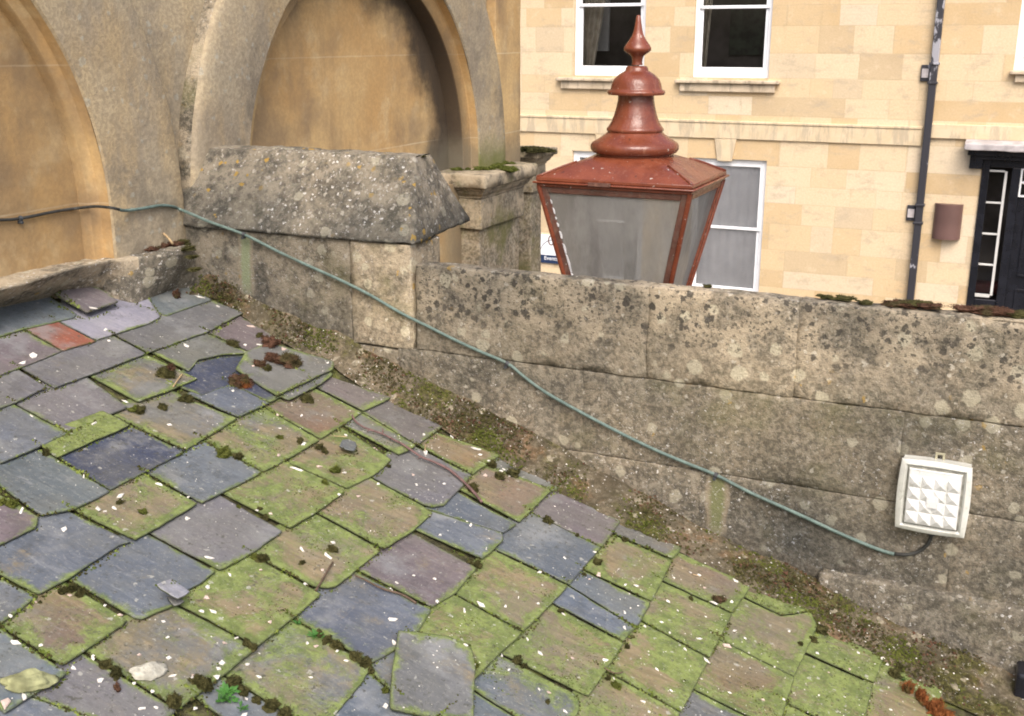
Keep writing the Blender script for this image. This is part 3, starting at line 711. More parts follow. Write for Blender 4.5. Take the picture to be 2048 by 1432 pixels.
blocks('coping', XS+.018, XE, [jx1, jx2, .75, 1.7], WALL, WALL+.22, zj1, zt, MAT['coping'], par, 3, .022, cope_warp, .005, .0045, .005)
bx = [HY(1164, 850, WALL).x, HY(1800, 900, WALL).x, .9, 1.9]
blocks('stone_course', -1.90, XE, bx, WALL+.001, WALL+.21, zj2, zj1, MAT['wall'], par, 21, .028, None, .0028, .004, .001)
bx = [HY(1400, 1000, WALL).x, HY(1900, 1100, WALL).x, .6, 1.5]
blocks('stone_course', -1.72, XE, bx, WALL-.001, WALL+.21, zj2-.29, zj2, MAT['wall'], par, 31, .028, None, .0028, .004, .001)
b = MB(); b.box((-2.0, WALL+.012, .1), (XE-.01, WALL+.20, zj2-.15)); b.box((-1.75, WALL+.012, zj2-.2), (XE-.02, WALL+.19, zt-.06)); b.build('wall_core', MAT['wall'], par)
# projecting plinth course low down at the right
px0 = HY(1640, 1140, WALL).x; pz = HY(1760, 1163, WALL-.02).z
v, f = rbox((px0, WALL-.030, CZ-2.6), (XE, WALL+.05, pz), .012, .03, .006, 9, 8, None, .01)
set_blk(mesh_obj('plinth_course', v, f, MAT['wall'], par, True), [-.22]*len(v))

# ================================================================== STUMP WALL WITH HIPPED CAP
stp = thing('stepped_wall_end', 'higher stump of wall with hipped lichened cap stone joining the arches', 'wall', (XS, WALL, 0))
zc = CZ-.672
# body blocks
zmid = HY(822, 700, WALL).z
xb = HY(700, 560, WALL).x
v1 = MB()
v, f = rbox((AX-.1, WALL+.002, zmid-.006), (xb-.001, WALL+.215, zc), .006, .028, .004, 12, 41); v1.add(v, f); nb_ = len(v)
v, f = rbox((xb+.001, WALL, zmid), (XS, WALL+.215, zc), .006, .028, .003, 12, 43, None, .005); v1.add(v, f)
o = v1.build('upper_course', MAT['wall'], stp, True); set_blk(o, [-.34+.3*nz(q.co, 2.5, 3) if i_ < nb_ else .18+.5*nz(q.co, 4, 5) for i_, q in enumerate(o.data.vertices)])
v1 = MB(); v, f = rbox((AX-.1, WALL+.003, CZ-2.3), (-1.90-.002, WALL+.21, zmid-.008), .006, .035, .004, 12, 44); v1.add(v, f)
v1.build('lower_course', MAT['wall'], stp, True)
b = MB(); b.box((AX-.1, WALL+.012, .1), (-1.85, WALL+.2, CZ-2.2)); b.build('wall_core', MAT['wall'], stp)
# cap: flat top, sloped front, back and end
zt2 = CZ-.397
def cap_grid(n1=48, n2=14):
    b0 = [Vector((AX-.08, 3.185, zc)), Vector((-1.818, 3.185, zc)), Vector((-1.862, 3.70, zc+.008)), Vector((AX-.08, 3.70, zc))]
    b1 = [p+Vector((0, 0, .012)) for p in b0]
    t1 = [Vector((AX-.08, 3.375, zt2)), Vector((-1.912, 3.375, zt2+.004)), Vector((-1.925, 3.50, zt2+.002)), Vector((AX-.08, 3.50, zt2))]
    V = []; F = []
    def sheet(a, b_, c, d, nx, ny, seed):
        k = len(V)
        for j in range(ny+1):
            for i in range(nx+1):
                s_, t_ = i/nx, j/ny
                p = a.lerp(b_, s_).lerp(d.lerp(c, s_), t_); V.append(p)
        for j in range(ny):
            for i in range(nx):
                q = k+j*(nx+1)+i; F.append((q, q+1, q+nx+2, q+nx+1))
    sheet(b1[0], b1[1], t1[1], t1[0], n1, n2, 1); sheet(b1[1], b1[2], t1[2], t1[1], 22, n2, 2); sheet(b1[2], b1[3], t1[3], t1[2], n1, n2, 3)
    sheet(t1[0], t1[1], t1[2], t1[3], n1, 6, 4)
    sheet(b0[0], b0[1], b1[1], b1[0], n1, 1, 5); sheet(b0[1], b0[2], b1[2], b1[1], 22, 1, 6); sheet(b0[2], b0[3], b1[3], b1[2], n1, 1, 7)
    sheet(b0[3], b0[2], b0[1], b0[0], n1, 22, 8)
    return V, F
V, F = cap_grid()
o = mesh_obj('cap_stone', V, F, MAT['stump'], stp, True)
bm = bmesh.new(); bm.from_mesh(o.data); bmesh.ops.remove_doubles(bm, verts=bm.verts, dist=.0005); bm.normal_update()
for _ in range(2): bmesh.ops.smooth_vert(bm, verts=bm.verts, factor=.3, use_axis_x=True, use_axis_y=True, use_axis_z=True)
bm.normal_update()
CAPZ = (zc, zt2)
for q in bm.verts:
    d = .008*nz(q.co, 6, 2)+.005*nz(q.co, 17, 3)+.003*nz(q.co, 40, 6)
    # soft hollow under the front right corner
    g = math.exp(-(((q.co.x+1.86)/.05)**2+((q.co.z-(zc+.02))/.035)**2)) if q.co.y < 3.25 else 0
    q.co += q.normal*(d-.012*g)
bm.to_mesh(o.data); bm.free()
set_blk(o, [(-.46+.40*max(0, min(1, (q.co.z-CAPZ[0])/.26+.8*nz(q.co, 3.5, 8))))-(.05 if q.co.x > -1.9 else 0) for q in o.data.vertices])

# ================================================================== ARCADED WALL
arc = thing('arcaded_wall', 'tall ochre stone wall with two blind round arches above the roof', 'wall', (AX, 3.2, 0))
ARCH = [(1.33*4/3, CZ-.42*4/3, .81*4/3, 1.09*4/3), (3.50*4/3, CZ-.47*4/3, .785*4/3, 1.05*4/3)]
YEND = 6.28
def sheet_yz(x, y0, y1, z0, z1, step, amp, seed, skip=None):
    ny = int((y1-y0)/step); nz_ = int((z1-z0)/step); V = []; F = []
    for j in range(nz_+1):
        for i in range(ny+1):
            yy = y0+(y1-y0)*i/ny; zz = z0+(z1-z0)*j/nz_
            V.append((x+amp*nz((x, yy, zz), 3, seed)+amp*.4*nz((x, yy, zz), 12, seed+1), yy, zz))
    for j in range(nz_):
        for i in range(ny):
            if skip and skip(y0+(y1-y0)*(i+.5)/ny, z0+(z1-z0)*(j+.5)/nz_): continue
            q = j*(ny+1)+i; F.append((q, q+1, q+ny+2, q+ny+1))
    return V, F
ZB = CZ-.76
for k, (yc, zc_, ri, ro) in enumerate(ARCH):
    zl = ZB if k == 0 else CZ-1.2; dp_ = (.105, .155)[k]; ex_ = (.0, .25)[k]
    V, F = sheet_yz(AX-dp_, yc-ri-.06, yc+ri+.06, zl-ex_*.8, zc_+ri+.08, .04, .006, 60+k)
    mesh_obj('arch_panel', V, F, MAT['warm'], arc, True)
    # ring swept round the opening, legs running straight down
    def sweep(prof, seed, amp):
        path = []
        for i in range(9): path.append((1, 0, zl-ex_+(zc_-(zl-ex_))*i/9))
        for i in range(57): a = math.pi*i/56; path.append((math.cos(a), math.sin(a), None))
        for i in range(9): path.append((-1, 0, zc_-(zc_-(zl-ex_))*(i+1)/9))
        V = []
        for cx, sz, zz in path:
            for r, x in prof:
                p = Vector((AX+x, yc+cx*r, (zc_+sz*r) if zz is None else zz))
                dd = amp*nz(p, 3.5, seed)+amp*.4*nz(p, 14, seed+1); V.append(p+Vector((dd, 0, dd*.4)))
        n = len(prof); F = [(i*n+j, i*n+j+1, (i+1)*n+j+1, (i+1)*n+j) for i in range(len(path)-1) for j in range(n-1)]
        return V, F
    st_ = (.040, .085)[k]
    V, F = sweep([(ri-st_, -dp_-.015), (ri-st_, -.066), (ri-st_+.004, -.060), (ri-.010, -.052), (ri-.005, -.047), (ri, -.008)], 70+k, .003)
    smooth_by_angle(mesh_obj('arch_reveal', V, F, MAT['warm'], arc), 35)
    w_ = ro-ri
    prof = [(ri, -.008), (ri+.006, 0)] + [(ri+.006+(w_-.03)*t, .012*math.sin(t*2.2)) for t in (.12, .25, .4, .55, .7, .85, 1)] + [(ro-.012, .002), (ro-.005, -.008)]
    V, F = sweep(prof, 80+k, .006)
    smooth_by_angle(mesh_obj('arch_ring', V, F, MAT['ring'], arc), 45)
    V, F = sweep([(ro-.005, -.008), (ro, -.022), (ro+.003, -.05), (ro+.006, -.09)], 80+k, .006)
    mesh_obj('ring_edge', V, F, MAT['grimestone'], arc, True)
def skip(y, z):
    for yc, zc_, ri, ro in ARCH:
        m_ = (ri+ro)/2
        if abs(y-yc) < m_ and z < zc_: return True
        if (y-yc)**2+(z-zc_)**2 < m_*m_: return True
    return False
V, F = sheet_yz(AX-.055, .4, 6.0, CZ-.77, CZ+1.5, .03, .008, 90, skip)
mesh_obj('spandrel', V, F, MAT['ring'], arc, True)
b = MB(); ymr = ARCH[1][0]+ARCH[1][3]-.06
v, f = rbox((AX-1.2, 5.93, CZ-1.0), (AX+.004, YEND, CZ+1.5), .008, .06, .003, 6, 95); b.add(v, f)
b.build('pilaster', MAT['warm'], arc, True)
b = MB(); b.box((AX-1.15, -3, CZ-.78), (AX-.175, YEND-.02, CZ+1.49)); b.box((AX-1.15, -3, 0), (AX-.32, YEND-.02, CZ-.781)); b.box((AX-.321, 3.42, 0), (AX-.02, YEND-.05, CZ-.775)); b.box((AX-.174, -3, CZ-.77), (AX-.03, .42, CZ+1.49)); b.build('wall_body', MAT['warm'], arc)
# cornice above, out of frame
b = MB(); b.box((AX-1.3, -3.1, CZ+1.5), (AX+.15, YEND+.1, CZ+1.66)); b.build('cornice', MAT['ring'], arc)

# ledge at the foot of the arches
TOP = [(AX-.17, .6), (-2.80, .6), (-2.785, 2.10), (-2.785, 2.34), (-2.80, 2.52), (-2.82, 2.70), (-2.82, 2.83), (-2.765, 2.92), (-2.715, 2.99), (-2.695, 3.05), (-2.715, 3.12), (-2.775, WALL+.01)]
BOT = [(AX-.17, .3)]
for q in [(-700, 815), (-60, 628), (0, 613), (60, 601), (112, 590), (200, 585), (245, 602), (272, 609), (310, 592), (350, 578)]:
    u, v = ruv(*q, .008); P = rpt(u, v, .004); BOT.append((P.x, P.y, P.z))
P = rpt(*ruv(386, 574, .008), .004); BOT.append((P.x, P.y, P.z)); BOT[0] = (AX-.17, BOT[1][1], BOT[1][2])
def resample(pl, n):
    pl = [Vector(p) for p in pl]; L = [0]
    for i in range(1, len(pl)): L.append(L[-1]+(pl[i]-pl[i-1]).length)
    out = []
    for k in range(n):
        t = L[-1]*k/(n-1); i = max(j for j in range(len(L)) if L[j] <= t+1e-9); i = min(i, len(pl)-2)
        out.append(pl[i].lerp(pl[i+1], (t-L[i])/max(1e-9, L[i+1]-L[i])))
    return out
zl = CZ-.735
def by_y(pl, y):
    for i in range(len(pl)-1):
        if pl[i][1] <= y <= pl[i+1][1] or i == len(pl)-2:
            t = (y-pl[i][1])/max(1e-6, pl[i+1][1]-pl[i][1]); return Vector(pl[i]).lerp(Vector(pl[i+1]), max(0, min(1, t)))
T3 = [(x, y, zl+(0 if y < 2.6 else -.0)) for x, y in TOP[1:]]
n = 150; V = []; F = []; rows = 16
for i in range(n):
    y = .7+(WALL-.004-.7)*i/(n-1)
    t = by_y(T3, y); bt = by_y(BOT[1:], y)
    for j in range(rows+5):
        if j < 5: p = Vector((AX-.2+(t.x-AX+.2)*j/5, y, t.z+.002))
        else:
            s_ = (j-5)/(rows-1); p = Vector((t.x+(bt.x-t.x)*(s_**1.15), y+0*s_, t.z+(bt.z-t.z)*s_))
            if s_ < .15: p.z -= .0
        dd = .007*nz(p, 7, 5)+.004*nz(p, 22, 6)
        V.append(p+Vector((dd*.8, 0, dd)))
m_ = rows+5
F = [(i*m_+j, (i+1)*m_+j, (i+1)*m_+j+1, i*m_+j+1) for i in range(n-1) for j in range(m_-1)]
for i in range(n): V.append(V[i*m_+m_-1]+Vector((0, 0, -.03)))
F += [(i*m_+m_-1, (i+1)*m_+m_-1, n*m_+i+1, n*m_+i) for i in range(n-1)]
lg = mesh_obj('ledge', V, F, MAT['ledge'], arc, True); lg.data.materials.append(MAT['stump'])
for pg_ in lg.data.polygons:
    if pg_.center.y+.10*nz(pg_.center, 9, 3) > 2.86: pg_.material_index = 1

# ================================================================== PEDESTALS BEYOND THE STUMP
def pedestal(name, label, x0, x1, y0, y1, zt_, seed, slabh=.075):
    t = thing(name, label, 'pedestal', (x1, y0, 0), 'moulded stone pedestals beside the arcaded wall')
    v, f = rbox((x0, y0, zt_-slabh), (x1, y1, zt_), .008, .03, .004, 9, seed, None, .006); mesh_obj('cornice_slab', v, f, MAT['ped'], t, True)
    prof = [(0.0, .0), (.012, -.006), (.012, -.014), (.022, -.020), (.030, -.036), (.048, -.052), (.050, -.062), (.066, -.070)]
    V = []; F = []
    zz = zt_-slabh
    for d, dz in prof:
        V += [(x0, y0+.012+d, zz+dz+.001), (x1-.012-d, y0+.012+d, zz+dz+.001), (x1-.012-d, y1-.012-d, zz+dz+.001), (x0, y1-.012-d, zz+dz+.001)]
    for i in range(len(prof)-1):
        for k in range(4): F.append((i*4+k, i*4+(k+1) % 4, (i+1)*4+(k+1) % 4, (i+1)*4+k))
    mesh_obj('moulding', V, F, MAT['ped'], t)
    z1 = zz-.065
    v, f = rbox((x0, y0+.062, z1-.17), (x1-.062, y1-.062, z1), .006, .035, .003, 9, seed+1); mesh_obj('frieze', v, f, MAT['ped'], t, True)
    v, f = rbox((x0, y0+.085, z1-1.5), (x1-.085, y1-.085, z1-.171), .006, .05, .003, 7, seed+2); mesh_obj('shaft', v, f, MAT['ped'], t, True)
    b = MB(); b.box((x0, y0+.09, 0), (x1-.09, y1-.09, z1-1.5)); b.build('base', MAT['ped'], t)
    return t
pedestal('stone_pedestal', 'moss-topped moulded stone pedestal directly behind the stump of wall', AX-.3, HZ(972, 352, CZ-.72).x, HZ(972, 352, CZ-.72).y, HZ(1097, 327, CZ-.72).y, CZ-.72, 110)
pf = HZ(1042, 303, CZ-.72); pg = HZ(1105, 296, CZ-.72)
pedestal('stone_pedestal', 'smaller farther pedestal cornice peeping out behind the corner of the arched wall', AX-.5, pg.x, pf.y+.05, pg.y+.1, CZ-.72, 120, .05)

# ================================================================== MORTAR FILLET AND MOSS ALONG THE FOOT OF THE PARAPET
TOPL = [(380, 556), (430, 548), (480, 570), (520, 606), (620, 645), (720, 690), (800, 735), (900, 780), (1000, 835), (1100, 885), (1200, 940), (1300, 990), (1400, 1056), (1550, 1120), (1680, 1185), (1800, 1240), (2048, 1350), (2300, 1470), (2700, 1660)]
topw = [HY(x, y, WALL-.004) for x, y in TOPL]
BOTL = [(380, 585), (440, 590), (490, 625), (560, 672), (668, 722), (720, 760), (790, 800), (890, 850), (1005, 912), (1125, 975), (1242, 1042), (1366, 1098), (1500, 1172), (1625, 1225), (1640, 1252), (1768, 1320), (1880, 1385), (2150, 1500), (2600, 1700)]
botw = [rpt(*ruv(x, y, .018), .018) for x, y in BOTL]
def at_x(pl, x):
    for i in range(len(pl)-1):
        if pl[i].x <= x <= pl[i+1].x: return pl[i].lerp(pl[i+1], (x-pl[i].x)/max(1e-6, pl[i+1].x-pl[i].x))
    return pl[0] if x < pl[0].x else pl[-1]
n = 420; rows = 14; V = []; F = []; xa = max(topw[0].x, botw[0].x); xb_ = 1.2; FIL = []
for i in range(n):
    x = xa+(xb_-xa)*i/(n-1); t = at_x(topw, x); bt = at_x(botw, x)
    bt = Vector((x, bt.y-.012+.014*nz((x, 0, 0), 12, 3), 0)); bt.z = (ORG.z-TA*x)+.004
    t = Vector((x, WALL+.004, t.z+.014*nz((x, 0, 0), 9, 5)))
    for j in range(rows):
        s_ = j/(rows-1); p = bt.lerp(t, s_); 
        p.z -= .35*(t.z-bt.z)*math.sin(math.pi*s_)*.7; p.z += .012*math.sin(math.pi*min(1, s_*4)/2) if s_ < .9 else .01*(1-s_)*10*.012
        k = math.sin(math.pi*min(1, .12+s_*.8)); d = (.015*nz(p, 9, 7)+.009*nz(p, 24, 8)+.005*nz(p, 55, 9))*k
        p = p+Vector((0, -.5*d, d+.002*k)); V.append(p)
        if 1 <= j <= rows-2: FIL.append(p)
F = [(i*rows+j, (i+1)*rows+j, (i+1)*rows+j+1, i*rows+j+1) for i in range(n-1) for j in range(rows-1)]
tag(mesh_obj('mortar_fillet', V, F, MAT['fillet'], None, True), 'lumpy mossy mortar fillet sealing the slates against the parapet foot', 'mortar fillet')

# ================================================================== HOUSE ACROSS THE STREET
house = thing('stone_house', 'tall pale ochre ashlar house with sash windows across the street', 'house', (-1, FY, 0))
def fr(x, y, Y=FY): return HY(x, y, Y)
class Win: pass
def rect(xl, xr, yt, yb):       # pixel rectangle -> facade rectangle (middle of each edge)
    ym = (yt+yb)/2; xm = (xl+xr)/2
    return (fr(xl, ym).x, fr(xr, ym).x, fr(xm, yb).z, fr(xm, yt).z)
W1 = rect(1149, 1292, -120, 152); W2 = rect(1390, 1545, -118, 156); L2 = rect(1380, 1526, 318, 572); L1 = rect(1143, 1286, 304, 556)
W3 = rect(2041, 2190, -100, 142)
L1 = (L1[0], L1[1], CZ-3.5, L1[3]); L2 = (L2[0], L2[1], CZ-3.5, L2[3])
x_d0 = fr(1952, 470).x; DOOR = (x_d0, x_d0+1.75, .35, fr(1990, 318).z)
holes = [W1, W2, W3, L1, L2, DOOR]
xs = sorted(set([-16., 6.] + [h[0] for h in holes]+[h[1] for h in holes])); zs = sorted(set([0., CZ+4.2]+[h[2] for h in holes]+[h[3] for h in holes]))
b = MB()
for i in range(len(xs)-1):
    for k in range(len(zs)-1):
        cx, cz = (xs[i]+xs[i+1])/2, (zs[k]+zs[k+1])/2
        if any(h[0] < cx < h[1] and h[2] < cz < h[3] for h in holes): continue
        b.add([(xs[i], FY, zs[k]), (xs[i+1], FY, zs[k]), (xs[i+1], FY, zs[k+1]), (xs[i], FY, zs[k+1])], [(0, 1, 2, 3)])
D = .16
for h in holes:
    x0, x1, z0, z1 = h
    b.add([(x0,FY,z0),(x0,FY,z1),(x0,FY+D,z1),(x0,FY+D,z0)], [(0,1,2,3)]); b.add([(x1,FY,z0),(x1,FY,z1),(x1,FY+D,z1),(x1,FY+D,z0)], [(3,2,1,0)])
    b.add([(x0,FY,z1),(x1,FY,z1),(x1,FY+D,z1),(x0,FY+D,z1)], [(0,1,2,3)]); b.add([(x0,FY,z0),(x1,FY,z0),(x1,FY+D,z0),(x0,FY+D,z0)], [(3,2,1,0)])
b.build('facade', MAT['house'], house)
b = MB(); b.box((-16, FY+2.6, 0), (6, FY+2.8, CZ+4.2)); b.box((-16, FY+.4, CZ+4.2), (6, FY+2.8, CZ+4.3)); b.build('rear_wall', MAT['room'], house)
b = MB(); b.box((-16.2, FY-.3, CZ+4.2), (6.2, FY+.4, CZ+4.45)); b.build('roof', MAT['string'], house)
# string course and raised lintel band with key blocks
zsU = fr(1440, 243).z; zsL = fr(1440, 277).z; xpipe = fr(1848, 270).x
b = MB(); b.box((-16, FY-.030, zsL), (xpipe-.02, FY+.01, zsU-.02)); 
b.box((-16, FY-.042, zsU-.02), (xpipe-.02, FY+.01, zsU+.015)); bevel(b.build('string_course', MAT['string'], house), .008, 2)
zr = fr(1950, 250).z; zr2 = fr(1900, 277).z
b = MB(); b.box((xpipe+.08, FY-.045, zr2), (6, FY+.01, zr)); bevel(b.build('string_course', MAT['string'], house), .008, 2)
zk = fr(1450, 322).z
def keystone(x0, x1, y0, y1):
    a = fr(x0, y0); c = fr(x1, y0); b = MB()
    b.hexa([(a.x+.05, FY-.028, y1), (c.x-.05, FY-.028, y1), (c.x-.05, FY+.01, y1), (a.x+.05, FY+.01, y1)], [(a.x, FY-.028, zsL-.002), (c.x, FY-.028, zsL-.002), (c.x, FY+.01, zsL-.002), (a.x, FY+.01, zsL-.002)])
    bevel(b.build('keystone', MAT['string'], house), .004, 1)
keystone(1430, 1474, 277, zk); keystone(1192, 1236, 268, fr(1214, 306).z)
def sill(x0, x1, yt, yb, zbot=None):
    a = fr(x0, yt); c = fr(x1, yt+.049*(x1-x0)); z1 = fr((x0+x1)/2, yt+.02*(x1-x0)).z; z0 = fr((x0+x1)/2, yb+.02*(x1-x0)).z
    b = MB(); b.box((a.x, FY-.10, z1-.045), (c.x, FY+.1, z1)); b.box((a.x+.06, FY-.055, z0), (c.x-.06, FY+.09, z1-.047))
    bevel(b.build('sill', MAT['sill'], house), .012, 2)
sill(1116, 1302, 152, 175); sill(1353, 1561, 156, 180); sill(2021, 2210, 138, 162)
def sash(h, meet, style):
    x0, x1, z0, z1 = h; fy = FY+.05
    b = MB(); t = .05
    b.box((x0, fy, z0), (x0+t, fy+.10, z1)); b.box((x1-t, fy, z0), (x1, fy+.10, z1)); b.box((x0+t, fy, z1-t), (x1-t, fy+.10, z1)); b.box((x0+t, fy, z0), (x1-t, fy+.10, z0+.05))
    wn = bevel(b.build('window', MAT['white'], house), .006, 2)
    b = MB(); s_ = .048; y0, y1 = fy+.035, fy+.075
    b.box((x0+t, y0, z0+.05), (x0+t+s_, y1, meet)); b.box((x1-t-s_, y0, z0+.05), (x1-t, y1, meet)); b.box((x0+t+s_, y0, z0+.05), (x1-t-s_, y1, z0+.05+.085)); b.box((x0+t+s_, y0, meet-.045), (x1-t-s_, y1, meet))
    y0, y1 = fy+.005, fy+.034
    b.box((x0+t, y0, meet-.04), (x0+t+s_*.9, y1, z1-t)); b.box((x1-t-s_*.9, y0, meet-.04), (x1-t, y1, z1-t)); b.box((x0+t+s_*.9, y0, meet-.042), (x1-t-s_*.9, y1, meet-.003)); b.box((x0+t+s_*.9, y0, z1-t-.05), (x1-t-s_*.9, y1, z1-t))
    sa = bevel(b.build('sash', MAT['white'], wn), .004, 2); sa.parent = wn; sa.matrix_parent_inverse = wn.matrix_world.inverted() if False else Matrix()
    sa.parent = None; sa.parent = wn; sa.matrix_parent_inverse = Matrix.Translation(wn.parent.location)@Matrix.Translation(-wn.parent.location)
    g = MB(); g.add([(x0+t, fy+.055, z0+.1), (x1-t, fy+.055, z0+.1), (x1-t, fy+.055, meet-.02), (x0+t, fy+.055, meet-.02)], [(0,1,2,3)])
    g.add([(x0+t, fy+.02, meet-.02), (x1-t, fy+.02, meet-.02), (x1-t, fy+.02, z1-t), (x0+t, fy+.02, z1-t)], [(0,1,2,3)])
    kid(g.build('pane', MAT['glass']), wn)
    def folds(xa, xb, za, zb, amp, nf, mat, xt0=None, xt1=None, yy=FY+.30):
        V = []; n = nf*8; F = []
        for j, z in enumerate((za, zb)):
            a_, b_ = (xa, xb) if j == 0 else (xt0 if xt0 is not None else xa, xt1 if xt1 is not None else xb)
            for i in range(n+1): V.append((a_+(b_-a_)*i/n, yy+amp*math.sin(i*2*math.pi/8), z))
        for i in range(n): F.append((i, i+1, n+2+i, n+1+i))
        return mesh_obj('curtain', V, F, mat, None, True)
    if style == 'curtain': kid(folds(x0-.02, x0+.18, z0, z1, .035, 4, MAT['curtain'], x0-.02, x0+.48), wn)
    if style == 'curtain2':
        kid(folds(x0-.05, x0+.10, z0, z1, .03, 2, MAT['curtain'], x0-.05, x0+.2), wn)
    if style == 'blind': kid(folds(x0-.05, x1+.05, z0, z1, .010, 9, MAT['blind'], yy=FY+.135), wn)
    return wn
def kid(o, parent):             # sub-part in world coordinates under a part
    o.parent = parent; o.matrix_parent_inverse = Matrix.Identity(4)
    return o
sash(W1, fr(1220, 6).z, 'curtain'); sash(W2, fr(1465, 10).z, 'curtain2'); sash(W3, fr(2100, 30).z, ''); sash(L1, fr(1215, 440).z, 'blind'); wl = sash(L2, fr(1465, 454).z, 'blind')
b = MB(); b.box((W1[0]-.6, FY+1.6, W1[2]-.6), (W3[1]+.6, FY+1.62, W1[3])); b.build('room_wall', MAT['room'], house)
p0 = HY(1462, 20, FY+1.55); p1 = HY(1560, 110, FY+1.55)
b = MB(); b.box((p0.x, FY+1.55, p1.z), (p1.x, FY+1.58, p0.z+.5)); b.build('picture', MAT['picture'], house)
p0 = HY(1190, 20, FY+.9); p1 = HY(1216, 102, FY+.9)
b = MB(); b.box((p0.x, FY+.9, p1.z), (p1.x, FY+.95, p0.z+.6)); b.build('shutter', MAT['offwhite'], house)
# door case
dx0, dx1, dz0, dz1 = DOOR
dr = MB(); dr.box((dx0-.02, FY-.03, dz0), (dx0+.07, FY+.10, dz1)); dr.box((dx0+.07, FY-.02, dz1-.10), (dx1, FY+.10, dz1)); dr.box((dx1-.07, FY-.03, dz0), (dx1+.02, FY+.10, dz1-.10))
xm = fr(2002, 480).x
dr.box((xm+.03, FY-.02, dz0), (xm+.13, FY+.10, dz1-.10)); dr.box((dx0+.07, FY+.0, dz0), (xm+.03, FY+.08, fr(1960, 598).z))
dr.box((dx0-.17, FY-.10, dz1-.12), (dx0-.02, FY-.0, dz1+.05)); dr.box((dx0-.20, FY-.18, dz1+.05), (dx1+.2, FY, dz1+.12)); dr.box((dx0-.14, FY-.12, dz1), (dx1+.14, FY-.0, dz1+.05))
df = bevel(dr.build('door_case', MAT['black'], house), .008, 2)
b = MB(); b.hexa([(dx0-.24, FY-.30, dz1+.14), (dx1+.24, FY-.30, dz1+.14), (dx1+.24, FY, dz1+.125), (dx0-.24, FY, dz1+.125)], [(dx0-.24, FY-.30, dz1+.175), (dx1+.24, FY-.30, dz1+.175), (dx1+.24, FY, dz1+.24), (dx0-.24, FY, dz1+.24)])
v, f = rbox((dx0-.24, FY-.31, dz1+.122), (dx1+.24, FY-.24, dz1+.20), .012, .07, .012, 5, 3); b.add(v, f)
b.build('door_hood', MAT['lead'], house)
# sidelight with four panes
s0 = fr(1952, 345); sx0 = fr(1958, 470).x; sx1 = fr(1998, 470).x; sz1 = fr(1988, 342).z; sz0 = fr(1965, 590).z
b = MB(); tk = .022
b.box((sx0-.01, FY+.0, sz0), (sx0+tk, FY+.05, sz1)); b.box((sx1-tk, FY+.0, sz0), (sx1+.01, FY+.05, sz1))
for k in range(5):
    z = sz0+(sz1-sz0)*k/4; b.box((sx0+tk, FY+.005, z-.012 if k else z-.03), (sx1-tk, FY+.045, z+.012))
si = bevel(b.build('sidelight', MAT['offwhite'], house), .003, 1)
g = MB(); g.add([(sx0, FY+.025, sz0), (sx1, FY+.025, sz0), (sx1, FY+.025, sz1), (sx0, FY+.025, sz1)], [(0,1,2,3)]); kid(g.build('pane', MAT['glass']), si)
# door leaf: panels, fanlight lozenge
lx0 = xm+.13; lx1 = dx1-.07; lz1 = fr(2030, 395).z
b = MB(); b.box((lx0, FY+.03, dz0), (lx1, FY+.09, lz1))
for (a0, a1, c0, c1) in ((.08, .45, .55, .94), (.55, .92, .55, .94), (.08, .45, .08, .48), (.55, .92, .08, .48)):
    X0, X1 = lx0+(lx1-lx0)*a0, lx0+(lx1-lx0)*a1; Z0, Z1 = dz0+(lz1-dz0)*c0, dz0+(lz1-dz0)*c1
    for bb in (((X0, FY+.015, Z0), (X1, FY+.031, Z0+.03)), ((X0, FY+.015, Z1-.03), (X1, FY+.031, Z1)), ((X0, FY+.015, Z0+.03), (X0+.03, FY+.031, Z1-.03)), ((X1-.03, FY+.015, Z0+.03), (X1, FY+.031, Z1-.03))): b.box(*bb)
bevel(b.build('door', MAT['black'], house), .004, 1)
b = MB(); z0, z1 = lz1+.03, dz1-.12
b.box((lx0, FY+.0, z0-.02), (lx1, FY+.04, z0)); b.box((lx0, FY+.0, z1), (lx1, FY+.04, z1+.02)); b.box((lx0, FY+.0, z0), (lx0+.022, FY+.04, z1)); b.box((lx1-.022, FY+.0, z0), (lx1, FY+.04, z1))
cxm, czm = (lx0+lx1)/2, (z0+z1)/2
for a_, c_ in (((lx0+.02, czm), (cxm, z1)), ((cxm, z1), (lx1-.02, czm)), ((lx1-.02, czm), (cxm, z0)), ((cxm, z0), (lx0+.02, czm))):
    b.tube([(a_[0], FY+.02, a_[1]), (c_[0], FY+.02, c_[1])], .011, 6)
fl = b.build('fanlight', MAT['white'], house); g = MB(); g.add([(lx0, FY+.03, z0), (lx1, FY+.03, z0), (lx1, FY+.03, z1), (lx0, FY+.03, z1)], [(0,1,2,3)]); kid(g.build('pane', MAT['glass']), fl)
b = MB(); b.box((dx0+.05, FY+.8, .3), (dx1-.05, FY+.82, dz1)); b.build('hall_wall', MAT['room'], house)
cu = HY(1975, 570, FY+.35)
b = MB(); v, f = rbox((cu.x-.25, FY+.3, cu.z-.12), (cu.x+.2, FY+.6, cu.z+.02), .05, .08, .0, 5, 1); b.add(v, f); b.build('cushion', plain('maroon_cushion', (.09, .025, .02), .8, .2, .2, 4), house, True)
b = MB(); b.box((dx0-.2, FY-.5, .1), (dx1+.2, FY-.01, .34)); b.build('doorstep', MAT['sill'], house)

